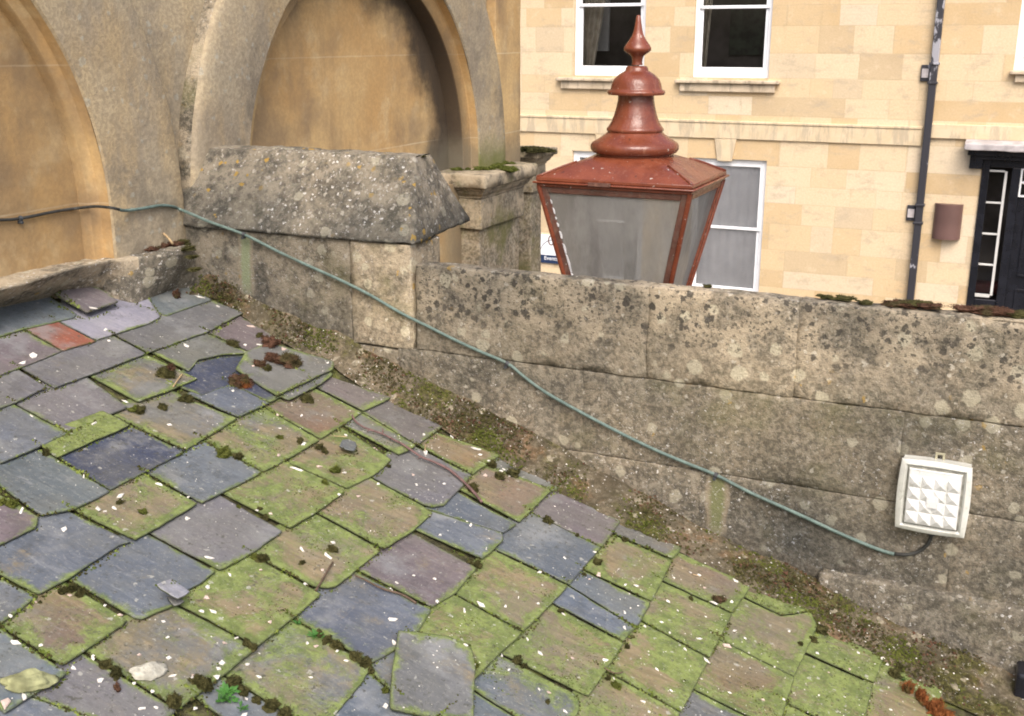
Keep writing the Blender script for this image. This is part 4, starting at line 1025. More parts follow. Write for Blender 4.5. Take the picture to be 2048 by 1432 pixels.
# downpipe on the facade
xa_, xb2 = fr(1884, 0), fr(1821, 595); px_ = (xa_.x+xb2.x)/2
dp = thing('downpipe', 'black square rainwater pipe with flaking paint on the pale house', 'drainpipe', (px_, FY-.06, 0))
b = MB(); b.box((px_-.045, FY-.10, .1), (px_+.045, FY-.012, CZ+4)); bevel(b.build('pipe', MAT['pipe'], dp), .01, 2)
for yy in (146, 427, 760, -160):
    z = fr(1850, yy).z; b = MB(); b.box((px_-.155, FY-.035, z-.10), (px_-.045, FY-.002, z+.10)); b.box((px_-.06, FY-.115, z-.13), (px_+.06, FY-.004, z-.10)); b.box((px_-.06, FY-.115, z+.10), (px_+.06, FY-.004, z+.13))
    b.box((px_-.15, FY-.05, z-.03), (px_-.05, FY-.034, z+.03)); bevel(b.build('bracket', MAT['pipe'], dp), .006, 1)
    b = MB(); b.box((px_-.14, FY-.054, z-.055), (px_-.06, FY-.0505, z+.055)); b.build('bracket_plate', MAT['lead'], dp)
# plain brown half-round box on the facade
q0, q1 = fr(1874, 405), fr(1916, 480); b = MB(); n = 14; xm_ = (q0.x+q1.x)/2; rw = (q1.x-q0.x)/2+.02; V = []
z1_, z0_ = fr(1895, 407).z, fr(1895, 477).z
for z in (z0_, z1_):
    for i in range(n+1): a = math.pi*i/n; V.append((xm_-rw*math.cos(a), FY-.003-.13*math.sin(a), z))
F = [(i, i+1, n+2+i, n+1+i) for i in range(n)]+[tuple(range(n, -1, -1)), tuple(range(n+1, 2*n+2))]
o = mesh_obj('half_round_box', V, F, MAT['brown']); smooth_by_angle(o, 50); tag(o, 'brown half-round wall box between the downpipe and the black door', 'wall light')
# sign
g0 = fr(1078, 468); sg = thing('wall_sign', 'white and navy sign reading Events on the house left of the lantern', 'sign', (g0.x, FY-.02, g0.z))
wS = fr(1142, 490).x-fr(1078, 490).x; zS0 = fr(1079, 524).z; zS1 = fr(1079, 468).z; zM = fr(1079, 508).z
b = MB(); b.box((g0.x, FY-.03, zM), (g0.x+wS, FY-.003, zS1)); bevel(b.build('panel', MAT['signwhite'], sg), .002, 1)
b = MB(); b.box((g0.x, FY-.031, zS0), (g0.x+wS, FY-.003, zM-.001)); bevel(b.build('name_band', MAT['navy'], sg), .002, 1)
rc = (wS*.44); cxs = g0.x+.03+rc; pts = []
for i in range(40):
    a = math.pi*1.0 - math.pi*i/39*1.0; pts.append((cxs+rc*math.cos(a), FY-.033, zM+.01+min(rc*1.0, (zS1-zM)*.92)*math.sin(a)))
b = MB(); b.tube(pts, .0045, 6); b.build('arc_line', MAT['navy'], sg)
fc = bpy.data.curves.new('lettering', 'FONT'); fc.body = 'Events'; fc.size = .085; fc.extrude = .002
fo = bpy.data.objects.new('tmp', fc); COL.objects.link(fo); bpy.context.view_layer.update()
me = bpy.data.meshes.new_from_object(fo); bpy.data.objects.remove(fo, do_unlink=True)
lo = bpy.data.objects.new('lettering', me); COL.objects.link(lo); me.materials.clear(); me.materials.append(MAT['signwhite'])
lo.parent = sg; lo.location = Vector((g0.x+.10, FY-.034, zS0+.05))-sg.location; lo.rotation_euler = (R_(90), 0, 0)

# ================================================================== STREET LANTERN
k5 = .5
LZ = CZ-.5
A, B_, C_ = HZ(1078, 370, LZ), HZ(1380, 388, LZ), HZ(1447, 358, LZ)
lw = (B_-A).length; ld = (C_-B_).length; lc = Vector(((A.x+B_.x)/2, (A.y+B_.y)/2+ld/2, 0))
lant = thing('street_lantern', 'red-brown cast street lantern with finial and dusty glass behind the parapet', 'lantern', (lc.x, lc.y, 0))
hw, hd = lw/2, ld/2
def PX(y, xp=1268): return hit(xp, y, (0, 1, 0), lc.y).z         # height on the lantern axis
ppx = FPX/((Vector((lc.x, lc.y, PX(200))) - Vector((0, 0, CZ))).dot(Vector(Fv)))   # pixels per metre
ax_ = Vector((HY(1272, 200, lc.y).x, lc.y, 0))
prof = [(30,2.5),(33,4.5),(45,6),(60,8.5),(72,12),(82,18),(90,24),(96,27),(101,27),(106,21),(111,13.5),(116,11),(124,10),(130,11),(132,19),(136,22),(141,23),(145,30),(150,37),(158,45),(167,49),(176,51),(179,52),(181,57),(185,58),(189,56),(190,36),(200,36),(215,39),(230,43),(243,48),(253,54),(256,57),(260,57.5),(263,55),(268,60),(275,70),(281,80),(285,86),(290,89),(297,89),(303,85),(306,77),(312,76)]
P2 = [(r/ppx, PX(y)) for y, r in prof]
fin = [(max(r, .0005), z) for r, z in P2 if z >= PX(132)]
def lath(name, pr, mat):
    pr = pr[::-1]; b = MB(); b.lathe((ax_.x, ax_.y, 0), pr, 56); return smooth_by_angle(b.build(name, mat, lant), 55)
iA = next(i for i, (y, r) in enumerate(prof) if y == 132); iB = next(i for i, (y, r) in enumerate(prof) if y == 190)
lath('finial', P2[:iA], MAT['red']); lath('dome', P2[iA:iB], MAT['red']); lath('chimney', P2[iB:], MAT['red'])
# pyramidal roof flaring from round to square
zt_ = PX(308); ze = LZ+.030; n = 64; V = []; rows = 9; r0 = 76/ppx
def sq(a, hx, hy):
    c, s_ = math.cos(a), math.sin(a); k = 1/max(abs(c)/hx, abs(s_)/hy); return c*k, s_*k
angs = [math.atan2(hd*math.sin(t), hw*math.cos(t)) if False else 2*math.pi*i/n for i, t in enumerate([0]*n)]
# make sure the corners are hit
ca = math.atan2(hd, hw); cs = [ca, math.pi-ca, math.pi+ca, 2*math.pi-ca]; angs = []
for i in range(4):
    a0 = cs[i]; a1 = cs[(i+1) % 4]+(2*math.pi if i == 3 else 0)
    angs += [a0+(a1-a0)*j/16 for j in range(16)]
for j in range(rows):
    t = j/(rows-1); zz = zt_+(ze-zt_)*(t**.86); 
    for a in angs:
        sx, sy = sq(a, hw+.006, hd+.006); cx, cy = r0*math.cos(a), r0*math.sin(a); k = t**.9
        kk = min(1, k*1.25) if True else k
        # between a circle and a square; corners keep a crisp hip
        qx, qy = sq(a, r0+(hw+.006-r0)*k, r0+(hd+.006-r0)*k)
        m1 = min(1, t*2.2)
        px2, py2 = (cx*(1-k)+sx*k), (cy*(1-k)+sy*k)
        V.append((lc.x+(ax_.x-lc.x)*(1-t)+px2*(1-m1)+qx*m1, lc.y+(py2*(1-m1)+qy*m1), zz))
F = [(j*n+i, (j+1)*n+i, (j+1)*n+(i+1) % n, j*n+(i+1) % n) for j in range(rows-1) for i in range(n)]
b = MB(); b.add(V, F)
for dz0_, dz1_, ex in ((ze-.014, ze, .008), (ze-.022, ze-.0145, .018), (ze-.034, ze-.0225, .006)): b.box((lc.x-hw-ex, lc.y-hd-ex, dz0_), (lc.x+hw+ex, lc.y+hd+ex, dz1_))
smooth_by_angle(bevel(b.build('lantern_roof', MAT['red'], lant), .003, 2, 60), 38)
for q in range(4):
    ia = q*16; b = MB()
    b.tube([Vector(V[j*n+ia])+Vector((0, 0, .001)) for j in range(2, rows)], .0035, 6)
    b.build('hip_seam', MAT['red'], lant, True)
b = MB(); sx_ = lc.x-.03
b.box((sx_-.05, lc.y-hd-.026, ze-.020), (sx_+.03, lc.y-hd-.017, ze-.008)); b.build('hinge', MAT['redworn'], lant)
# tapering body
ztop = ze-.034
def corner_at(px_top, px_bot, sgnx, sgny):
    pass
bl = HY(1128, 545, lc.y-hd*.72); zb = PX(560)-.10
tl = HY(1080, 375, lc.y-hd); 
slope = (bl.x-tl.x)/(tl.z-bl.z)
Hh = ztop-zb; sx2 = slope*Hh; sy2 = slope*Hh
def cor(sx, sy, t): return Vector((lc.x+sx*(hw-sx2*t), lc.y+sy*(hd-sy2*t*.9), ztop-Hh*t))
def barq(a, b_, c, d, w1, mat, name, dep=.014):
    pass
def side_frame(s0, s1, nrm, nm, mat):
    # frame of four bars round a trapezoid pane; s0, s1: corner signs left and right
    a0, a1 = cor(*s0, 0), cor(*s1, 0); b0, b1 = cor(*s0, 1), cor(*s1, 1); wd = .030
    ex = (a1-a0).normalized(); N = Vector(nrm)
    b = MB(); 
    def bar(p, q, r, s): b.hexa([p-N*.012, q-N*.012, r-N*.012, s-N*.012], [p, q, r, s])
    bar(b0, b0+ex*wd, a0+ex*wd, a0); bar(b1-ex*wd, b1, a1, a1-ex*wd)
    dn = (b0-a0).normalized(); dn1 = (b1-a1).normalized()
    bar(a0+ex*wd+dn*.024, a1-ex*wd+dn1*.024, a1-ex*wd, a0+ex*wd); bar(b0+ex*wd, b1-ex*wd, b1-ex*wd-dn1*.03, b0+ex*wd-dn*.03)
    o = bevel(b.build('pane_frame', mat, lant), .003, 2)
    g = MB(); g.add([b0+ex*wd*.8-N*.007, b1-ex*wd*.8-N*.007, a1-ex*wd*.8-N*.007, a0+ex*wd*.8-N*.007], [(0, 1, 2, 3)])
    kid(g.build('pane', MAT['lampglass']), o); return o
f0 = side_frame((-1, -1), (1, -1), (0, -1, 0), 'f', MAT['redworn']); side_frame((1, -1), (1, 1), (1, 0, 0), 'r', MAT['red'])
side_frame((1, 1), (-1, 1), (0, 1, 0), 'b', MAT['red']); side_frame((-1, 1), (-1, -1), (-1, 0, 0), 'l', MAT['red'])
b = MB()
for sx, sy in ((1, 1), (1, -1), (-1, 1), (-1, -1)): b.tube([cor(sx, sy, 0)+Vector((0, 0, .003)), cor(sx, sy, 1)], .009, 8)
b.box((lc.x-hw+sx2-.01, lc.y-hd+sy2*.9-.01, zb-.03), (lc.x+hw-sx2+.01, lc.y+hd-sy2*.9+.01, zb)); smooth_by_angle(b.build('lantern_frame', MAT['red'], lant), 40)
# putty left along the left and catch ring
a0, b0 = cor(-1, -1, 0), cor(-1, -1, 1); V = []; random.seed(3)
b = MB(); N = Vector((0, -1, 0))
def onl(t, off): p = a0.lerp(b0, t); return p+Vector((off, -.0015, 0))
t = .10
while t < .80:
    L = random.uniform(.02, .07) if t < .35 else random.uniform(.07, .16); w1 = random.uniform(.003, .006) if t < .3 else random.uniform(.005, .009)
    q = [onl(t, .031), onl(t+L*.5, .031), onl(t+L, .031), onl(t+L, .033+w1*.3), onl(t+L*.5, .031+w1), onl(t+.01, .032+w1*.6)]
    b.add(q+[p+Vector((0, .004, 0)) for p in q], [(0, 1, 2, 3, 4, 5)]+[(i, 6+i, 6+(i+1) % 6, (i+1) % 6) for i in range(6)]); t += L+(random.uniform(.02, .05) if t < .35 else .004)
b.build('putty', MAT['putty'], lant)
rp = onl(.43, -.004)+Vector((0, -.006, 0)); b = MB(); b.tube([rp+Vector((.010*math.cos(a)-.004, 0, .017*math.sin(a))) for a in [2*math.pi*i/16 for i in range(17)]], .0022, 6, False)
b.build('catch_ring', MAT['redworn'], lant)
# compact fluorescent lamp inside
bc = Vector((HY(1262, 440, lc.y).x, lc.y, 0)); zl0, zl1 = PX(497, 1262), PX(420, 1262); b = MB()
for dx, dy in ((-.012, -.012), (.012, -.012), (.012, .012), (-.012, .012)): b.tube([bc+Vector((dx, dy, zl0)), bc+Vector((dx, dy, zl1))], .0105, 8)
b.tube([bc+Vector((-.012, -.012, zl1)), bc+Vector((.012, -.012, zl1))], .0085, 8); b.tube([bc+Vector((.012, .012, zl1)), bc+Vector((-.012, .012, zl1))], .0085, 8)
b.lathe((bc.x, bc.y, zl0-.05), [(.018, 0), (.026, .02), (.026, .05)], 20); b.build('bulb', MAT['white'], lant, True)
b = MB(); b.lathe((bc.x, bc.y, zb), [(.02, 0), (.02, zl0-.05-zb)], 16); b.build('bulb_holder', MAT['grime'], lant, True)
b = MB(); b.lathe((lc.x, lc.y, 0), [(.13, 0.1), (.13, .35), (.09, .4), (.075, 1.2), (.06, 1.25), (.05, zb-.25), (.075, zb-.22), (.05, zb-.18), (.10, zb-.03)], 28); b.build('post', MAT['red'], lant, True)

# ================================================================== CABLE AND BULKHEAD LIGHT
cab = thing('cable', 'verdigris-green cable sagging diagonally along the parapet down to the white light', 'cable', (XS, WALL, CZ-.9))
CB = [(-60,441,2),(0,440,2),(40,437,2),(100,425,2),(128,420,2),(150,417,2),(176,414,3),(196,413,3),(226,416,3),(250,421,1),(285,417,1),(320,411,1),(345,413,1),(358,418,0),(385,429,0),(425,446,0),(488,469,0),(560,505,0),(620,533,0),(680,560,0),(740,590,0),(800,625,0),(860,655,0),(910,680,0),(960,703,0),(1015,727,0),(1050,755,0),(1100,790,0),(1200,845,0),(1300,895,0),(1370,925,0),(1432,950,0),(1500,985,0),(1600,1030,0),(1680,1067,0),(1760,1100,0),(1800,1109,0),(1830,1106,0),(1850,1094,0),(1860,1080,0),(1864,1062,0)]
pts = []
for x, y, k in CB:
    yo = WALL-.010 if x > 358 else WALL-.012
    P = HX(x, y, AX-.095) if k == 2 else HY(x, y, ARCH[0][0]+ARCH[0][2]-.055) if k == 3 else (HX(x, y, AX+.022) if k == 1 else HY(x, y, WALL-.011 if x > 870 or x < 820 else WALL-.012))
    if k == 0 and x < 830: P = HY(x, y, WALL-.022 if y < 480 else WALL-.012)
    pts.append(P)
def spline(ps, per=6):
    out = []
    for i in range(len(ps)-1):
        p0, p1, p2, p3 = ps[max(0, i-1)], ps[i], ps[i+1], ps[min(len(ps)-1, i+2)]
        for j in range(per):
            t = j/per; out.append(.5*((2*p1)+(p2-p0)*t+(2*p0-5*p1+4*p2-p3)*t*t+(-p0+3*p1-3*p2+p3)*t**3))
    out.append(ps[-1]); return out
sp = spline(pts); i1 = 8*6+3; i2 = 35*6+4
b = MB(); b.tube(sp[:i1+1], .0050, 10); b.build('black_end', MAT['cableblack'], cab, True)
b = MB(); b.tube(sp[i1:i2+1], .0056, 10); b.build('sheath', MAT['cable'], cab, True)
b = MB(); b.tube(sp[i2:], .0054, 10); b.build('black_end', MAT['cableblack'], cab, True)
def clip(p, nrm, tang):
    b = MB(); n_ = Vector(nrm); t = tang.normalized(); s_ = n_.cross(t)
    q = [p-t*.006+n_*math.sin(a)*.0088+s_*math.cos(a)*.0088 for a in [math.pi*i/8 for i in range(9)]]; q2 = [x+t*.012 for x in q]
    b.add(q+q2, [(i, i+1, 10+i, 9+i) for i in range(8)]+[tuple(range(8, -1, -1)), tuple(range(9, 18))])
    b.tube([p-s_*.012-n_*.008, p-s_*.012+n_*.009], .0055, 8); b.build('clip', MAT['clip'], cab)
for ix in (2, 16, 25, 31): clip(pts[ix], (1, 0, 0) if ix == 2 else (0, -1, 0), pts[ix+1]-pts[ix-1])

fx = [HY(x, y, WALL-.05) for x, y in ((1806, 918), (1947, 938), (1926, 1077), (1788, 1052))]
X0, X1 = (fx[0].x+fx[3].x)/2, (fx[1].x+fx[2].x)/2; Z1, Z0 = (fx[0].z+fx[1].z)/2, (fx[2].z+fx[3].z)/2
bl_ = thing('bulkhead_light', 'square white plastic bulkhead light with faceted lens on the parapet face', 'outdoor light', ((X0+X1)/2, WALL, (Z0+Z1)/2))
fcx, fcz, fw, fh = (X0+X1)/2, (Z0+Z1)/2, (X1-X0)/2, (Z1-Z0)/2
def bowed(w_, h_, bow, cr_, n=10):
    out = []
    for i in range(4):
        c0 = [(-1, -1), (1, -1), (1, 1), (-1, 1)][i]; c1 = [(1, -1), (1, 1), (-1, 1), (-1, -1)][i]
        for j in range(n):
            t = (j+.0)/n; x = c0[0]+(c1[0]-c0[0])*t; z = c0[1]+(c1[1]-c0[1])*t; bw = bow*math.sin(math.pi*t)
            nx, nz_ = [(0, -1), (1, 0), (0, 1), (-1, 0)][i]
            out.append((x*w_+nx*bw, z*h_+nz_*bw))
    return out
def loft(loops, name, mat, parent, cap=True, sm=False):
    V = []; n = len(loops[0][0]); F = []
    for lp, y in loops: V += [(fcx+x, y, fcz+z) for x, z in lp]
    for k in range(len(loops)-1): F += [(k*n+i, k*n+(i+1) % n, (k+1)*n+(i+1) % n, (k+1)*n+i) for i in range(n)]
    if cap: F.append(tuple((len(loops)-1)*n+i for i in range(n)))
    return mesh_obj(name, V, F, mat, parent, sm)
lens_w, lens_h = fw*.76, fh*.80
o = loft([(bowed(fw*.96, fh*.96, .003, 0), WALL-.0), (bowed(fw*.97, fh*.97, .004, 0), WALL-.030), (bowed(fw, fh, .005, 0), WALL-.040), (bowed(fw, fh, .005, 0), WALL-.050), (bowed(fw-.004, fh-.004, .005, 0), WALL-.053), (bowed(lens_w+.010, lens_h+.010, .002, 0), WALL-.056), (bowed(lens_w+.004, lens_h+.004, .001, 0), WALL-.048)], 'housing', MAT['plastic'], bl_)
smooth_by_angle(o, 30)
o = loft([(bowed(lens_w+.004, lens_h+.004, .001, 0), WALL-.049), (bowed(lens_w+.002, lens_h+.002, 0, 0), WALL-.053)], 'seal', MAT['grime'], bl_)
# lens: raised plate with a 4 x 5 field of pyramids and a boss in the middle
b = MB(); y0 = WALL-.060
lp = [(-lens_w, -lens_h), (lens_w, -lens_h), (lens_w, lens_h), (-lens_w, lens_h)]
gw, gh = lens_w*.93, lens_h*.93; gt = gh*.80
b.add([(fcx+x, WALL-.052, fcz+z) for x, z in lp]+[(fcx+x*.97, y0, fcz+z*.97) for x, z in lp], [(0,1,5,4),(1,2,6,5),(2,3,7,6),(3,0,4,7)])
W2_, H2_ = lens_w*.97, lens_h*.97
zt3 = fcz+H2_*.80; nx_, nz2 = 4, 4
b.add([(fcx-W2_, y0, zt3), (fcx+W2_, y0, zt3), (fcx+W2_, y0+.001, fcz+H2_), (fcx-W2_, y0+.001, fcz+H2_)], [(0,1,2,3)])
for i in range(nx_):
    for j in range(nz2):
        xa0 = fcx-W2_+2*W2_*i/nx_; xa1 = fcx-W2_+2*W2_*(i+1)/nx_; za = fcz-H2_+(zt3-fcz+H2_)*j/nz2; zb2 = fcz-H2_+(zt3-fcz+H2_)*(j+1)/nz2
        b.add([(xa0, y0, za), (xa1, y0, za), (xa1, y0, zb2), (xa0, y0, zb2), ((xa0+xa1)/2, y0-.0085, (za+zb2)/2)], [(0,1,4),(1,2,4),(2,3,4),(3,0,4)])
b.box((fcx-.016, y0-.008, fcz-.024), (fcx+.016, y0+.001, fcz+.008)); b.build('lens', MAT['lens'], bl_)
b = MB(); tx = HY(1881, 910, WALL).x; tz_ = HY(1881, 910, WALL).z
for bb in (((tx-.013, WALL-.012, tz_-.012), (tx-.007, WALL-.006, tz_+.009)), ((tx+.007, WALL-.012, tz_-.012), (tx+.013, WALL-.006, tz_+.009)), ((tx-.007, WALL-.012, tz_+.004), (tx+.007, WALL-.006, tz_+.009))): b.box(*bb)
b.build('fixing_tab', MAT['metaltab'], bl_)
b = MB(); gp = pts[-1]; b.tube([gp+Vector((0, 0, -.012)), gp+Vector((0, 0, .014))], .011, 12); b.build('cable_gland', MAT['clip'], bl_, True)
# plain black box in the corner at the lower right
hp = HY(2046, 1345, WALL-.08); b = MB(); v, f = rbox((hp.x-.02, WALL-.11, hp.z-.30), (hp.x+.16, WALL+.0, hp.z+.01), .015, .03, .004, 9, 4); b.add(v, f)
tag(b.build('black_box', MAT['black'], None, True), 'black box in the gutter corner at the lower right', 'drain box')

# ================================================================== LOOSE THINGS ON THE ROOF
def loose_slab(name, px, lift, thick, tone, mossy, seed, label, cat, tiltu=0., tiltv=0., wav=.001):
    pts = [Vector(ruv(x, y, lift+thick)) for x, y in px]; c = sum(pts, Vector((0, 0)))/len(pts)
    ar = sum(pts[i].x*pts[(i+1) % len(pts)].y-pts[(i+1) % len(pts)].x*pts[i].y for i in range(len(pts)))
    if ar < 0: pts = pts[::-1]
    hf = lambda q: lift+thick+tiltu*(q.x-c.x)+tiltv*(q.y-c.y)
    o = slab(name, pts, hf, thick, MAT['slate'], None, seed, wav)
    t = TONE[tone]; o['tone'] = list(t); o['mossy'] = float(mossy); o['seed'] = seed*1.37
    tag(o, label, cat); SLATES.append((pts, hf)); return o
loose_slab('loose_slate', [(795,1259),(840,1264),(901,1273),(944,1295),(951,1330),(950,1378),(949,1445),(840,1427),(781,1414),(785,1330)], .022, .009, 'g', .22, 31, 'large loose grey slate lying askew across the courses at the bottom edge', 'slate', .0, .02)
loose_slab('loose_slate', [(106,587),(156,567),(176,568),(213,583),(238,602),(174,624)], .028, .009, 'P', 0, 32, 'loose plum-coloured slate lying over the pale lilac slate by the ledge', 'slate', .0, 0)
loose_slab('slate_fragment', [(683,878),(697,877),(714,885),(712,897),(709,903),(691,898),(677,891)], .022, .007, 'd', 0, 33, 'small dark slate chip beside the upper end of the long twig', 'slate fragment', .03, 0)
loose_slab('slate_fragment', [(309,1172),(340,1157),(384,1181),(356,1196)], .048, .006, 'l', 0, 34, 'small pale blue slate chip propped up over a slate corner', 'slate fragment', -.12, 0)
loose_slab('slate_fragment', [(330,1190),(358,1194),(372,1203),(348,1213)], .024, .006, 'g', 0, 35, 'grey slate splinter wedged beneath the propped pale chip', 'slate fragment', .05, 0)

def lump_mesh(seed, ax, ay, az, ruff=.25, n1=26, n2=12):
    V = []; F = []
    for j in range(n2+1):
        ph = math.pi*j/n2
        for i in range(n1):
            a = 2*math.pi*i/n1; d = Vector((math.sin(ph)*math.cos(a), math.sin(ph)*math.sin(a), math.cos(ph)))
            r = 1+ruff*noise.noise(d*1.6+Vector((seed*3.1, 0, 0)))+ruff*.5*noise.noise(d*4+Vector((0, seed*2.1, 0)))+ruff*.25*noise.noise(d*9+Vector((0, 0, seed)))
            V.append(Vector((d.x*ax*r, d.y*ay*r, d.z*az*r*(1 if d.z > 0 else .5))))
    F = [(j*n1+i, (j+1)*n1+i, (j+1)*n1+(i+1) % n1, j*n1+(i+1) % n1) for j in range(n2) for i in range(n1)]
    return V, F
ROT = Matrix((EU, EV, NRM)).transposed()         # roof frame -> world
def put(o, x, y, dh=0., ang=0., sc=(1, 1, 1), tilt=(0, 0)):
    u, v, h = slate_h(x, y); o.location = rpt(u, v, h+dh)
    m = ROT.to_4x4() @ Matrix.Rotation(ang, 4, 'Z') @ Matrix.Rotation(tilt[0], 4, 'X') @ Matrix.Rotation(tilt[1], 4, 'Y') @ Matrix.Diagonal((*sc, 1))
    o.matrix_world = Matrix.Translation(o.location) @ m
    return o
def px2m(x, y):                 # metres per pixel across the view at this point of the roof
    P = rpt(*ruv(x, y, .02), .02)-Vector((0, 0, CZ)); return P.dot(Vector(Fv))/FPX
V, F = lump_mesh(1, .042, .024, .010, .3); o = mesh_obj('mortar_lump', V, F, MAT['lump'], None, True)
put(o, 298, 1341, .004, R_(62)); tag(o, 'flat oval pale grey lump of mortar on the lower left slates', 'mortar')
V, F = lump_mesh(4, .050, .028, .016, .35); o = mesh_obj('mortar_lump', V, F, MAT['lumpgreen'], None, True)
put(o, 57, 1365, .006, R_(50)); tag(o, 'algae-stained mortar lump near the bottom left corner', 'mortar')

# flakes of white mortar: x, y, length in pixels, aspect, image angle
FL = [(211,658,14,.5),(184,627,18,.25),(66,710,26,.5),(46,724,18,.45),(78,758,11,.7),(373,687,18,.5),(252,796,17,.3),(218,678,9,.6),(63,828,13,.35),(189,846,21,.4),(318,965,17,.35),(168,949,18,.35),(242,987,30,.3),
(197,1013,24,.35),(229,1012,13,.5),(211,1019,11,.55),(43,1020,32,.4),(376,1030,11,.8),(129,1053,15,.6),(340,845,10,.7),(377,993,6,.8),(21,1230,12,.5),(32,1279,29,.25),(82,1287,9,.8),(241,1227,14,.7),(210,1207,10,.7),
(328,1236,8,.9),(336,1269,9,.7),(338,1312,12,.8),(188,1305,17,.45),(148,1327,13,.7),(279,1304,9,.6),(201,1353,19,.6),(346,1349,20,.25),(389,1357,22,.4),(387,1350,11,.7),(12,1406,36,.4),(48,1392,22,.35),(305,1380,9,.8),
(313,1412,10,.7),(393,1408,10,.8),(284,1414,20,.5),(269,1361,8,.8),(92,1349,9,.6),(141,1185,8,.9),(72,1197,9,.5),(416,1167,18,.45),(415,1189,14,.7),(404,1217,12,.5),(427,1218,21,.4),(613,1161,30,.28),(478,1211,8,.5),
(541,1242,10,.7),(474,1273,12,.6),(450,1283,11,.55),(633,1287,14,.6),(616,1280,9,.6),(786,1235,21,.4),(675,1298,8,.8),(693,1318,13,.35),(518,1346,14,.4),(623,1350,9,.5),(445,1324,13,.8),(437,1336,12,.9),(434,1353,13,.9),
(496,1320,12,.7),(772,1408,14,.9),(789,1283,15,.6),(494,1391,12,.4),(486,1428,28,.35),(558,908,17,.4),(593,933,40,.2),(640,928,14,.3),(542,1025,11,.5),(375,1031,10,.8),(418,1112,21,.22),(605,1093,16,.3),(658,1109,22,.8),
(667,1080,13,.7),(461,1143,13,.4),(523,1134,9,.6),(515,1017,8,.7),(646,1136,10,.6),(689,942,13,.5),(606,886,14,.6),(445,893,11,.3),(749,891,24,.45),(916,851,10,.8),(905,868,18,.5),(953,895,26,.45),(852,899,26,.3),
(848,867,9,.7),(757,963,10,.6),(827,945,9,.6),(834,966,10,.5),(889,965,8,.7),(718,987,12,.7),(678,988,8,.8),(693,865,7,.8),(979,921,9,.5),(1003,937,10,.8),(972,946,10,.8),(961,907,10,.6),(1199,1144,18,.6),(942,1048,14,.35),
(881,1066,9,.6),(1079,1142,13,.5),(1100,1149,13,.8),(964,1204,19,.55),(930,1216,19,.5),(875,1201,11,.6),(795,1161,11,.6),(781,1169,9,.7),(870,1154,9,.5),(829,1146,7,.7),(928,1301,9,.6),(944,1313,11,.35),(1082,1301,13,.6),
(1211,1318,13,.5),(1146,1313,9,.7),(1130,1113,8,.5),(1086,1168,6,.8),(1038,1192,9,.6),(1077,1205,9,.7),(1012,1209,10,.5),(1250,1253,15,.4),(1250,1223,11,.5),(1099,1382,11,.5),(1079,1375,8,.8),(1130,1421,13,.35),(1274,1169,11,.4),
(1252,1166,9,.4),(1288,1400,10,.5),(1325,1240,11,.35),(1292,1248,7,.9),(1315,1335,14,.3),(1286,1400,11,.5),(1299,1421,9,.6),(1343,1379,9,.5),(1338,1198,11,.6),(1371,1296,12,.4),(1469,1144,15,.35),(1472,1159,16,.5),
(1519,1165,27,.35),(1430,1204,19,.3),(1457,1287,25,.5),(1413,1320,17,.4),(1410,1172,9,.6),(1400,1146,8,.8),(1383,1140,7,.9),(1464,1202,8,.8),(1472,1255,10,.4),(1493,1271,7,.9),(1637,1302,10,.6),(1766,1316,11,.6),
(1777,1325,12,.5),(1639,1240,8,.9),(1628,1250,8,.8),(1460,1381,10,.4),(1527,1398,11,.35),(1398,1275,15,.2),(1568,1398,7,.9),(1700,1336,7,.7),(1603,1230,7,.8),(1525,1316,7,.5),(1783,1416,9,.5),(1717,1303,9,.5),(566,700,15,.6),
(400,592,23,.5),(491,688,10,.6),(519,688,15,.7),(436,610,11,.5),(473,608,7,.8),(504,649,24,.25),(680,721,12,.6),(715,756,13,.7),(556,824,11,.6),(604,827,10,.4),(602,852,17,.3),(561,852,7,.8),(607,884,13,.6),(654,731,9,.4),
(506,734,8,.6),(467,778,10,.5),(1020,948,9,.5),(1009,934,12,.4),(1181,1153,7,.6),(1239,1134,6,.7),(1190,1103,7,.5),(1262,1214,6,.5),(1350,1150,7,.6),(1390,1188,6,.6),(1412,1231,6,.5),(1357,1217,7,.5),(1341,1262,7,.6),
(1405,1352,6,.6),(1550,1332,6,.5),(1580,1260,6,.6),(1515,1230,6,.6),(1660,1340,6,.5),(1690,1390,6,.5),(1640,1386,6,.5),(1230,1352,8,.4),(1020,1334,13,.3),(1006,1305,12,.3),(1057,1272,11,.3),(1129,1222,9,.3),(1150,1190,6,.6)]
FM = []
def flake_mesh(seed):
    rr = random.Random(seed); n = rr.choice((4, 4, 5, 6)); P = []
    for i in range(n):
        a = 2*math.pi*(i+rr.uniform(-.36, .36))/n; P.append((math.cos(a)*.5*rr.uniform(.6, 1.15), math.sin(a)*.5*rr.uniform(.55, 1.15)))
    V = [(x, y, -.06) for x, y in P]+[(x*1.02, y*1.02, .14+rr.uniform(-.04, .04)) for x, y in P]+[(x*.6, y*.6, .24+rr.uniform(-.06, .08)) for x, y in P]+[(0, 0, .26)]
    F = [tuple(range(n-1, -1, -1))]+[(i, (i+1) % n, n+(i+1) % n, n+i) for i in range(n)]+[(n+i, n+(i+1) % n, 2*n+(i+1) % n, 2*n+i) for i in range(n)]+[(2*n+i, 2*n+(i+1) % n, 3*n) for i in range(n)]
    me = bpy.data.meshes.new('mortar_flake'); me.from_pydata(V, [], F); me.materials.append(MAT['flakepink'] if seed % 7 == 3 else MAT['flake']); return me
FM = [flake_mesh(i) for i in range(14)]
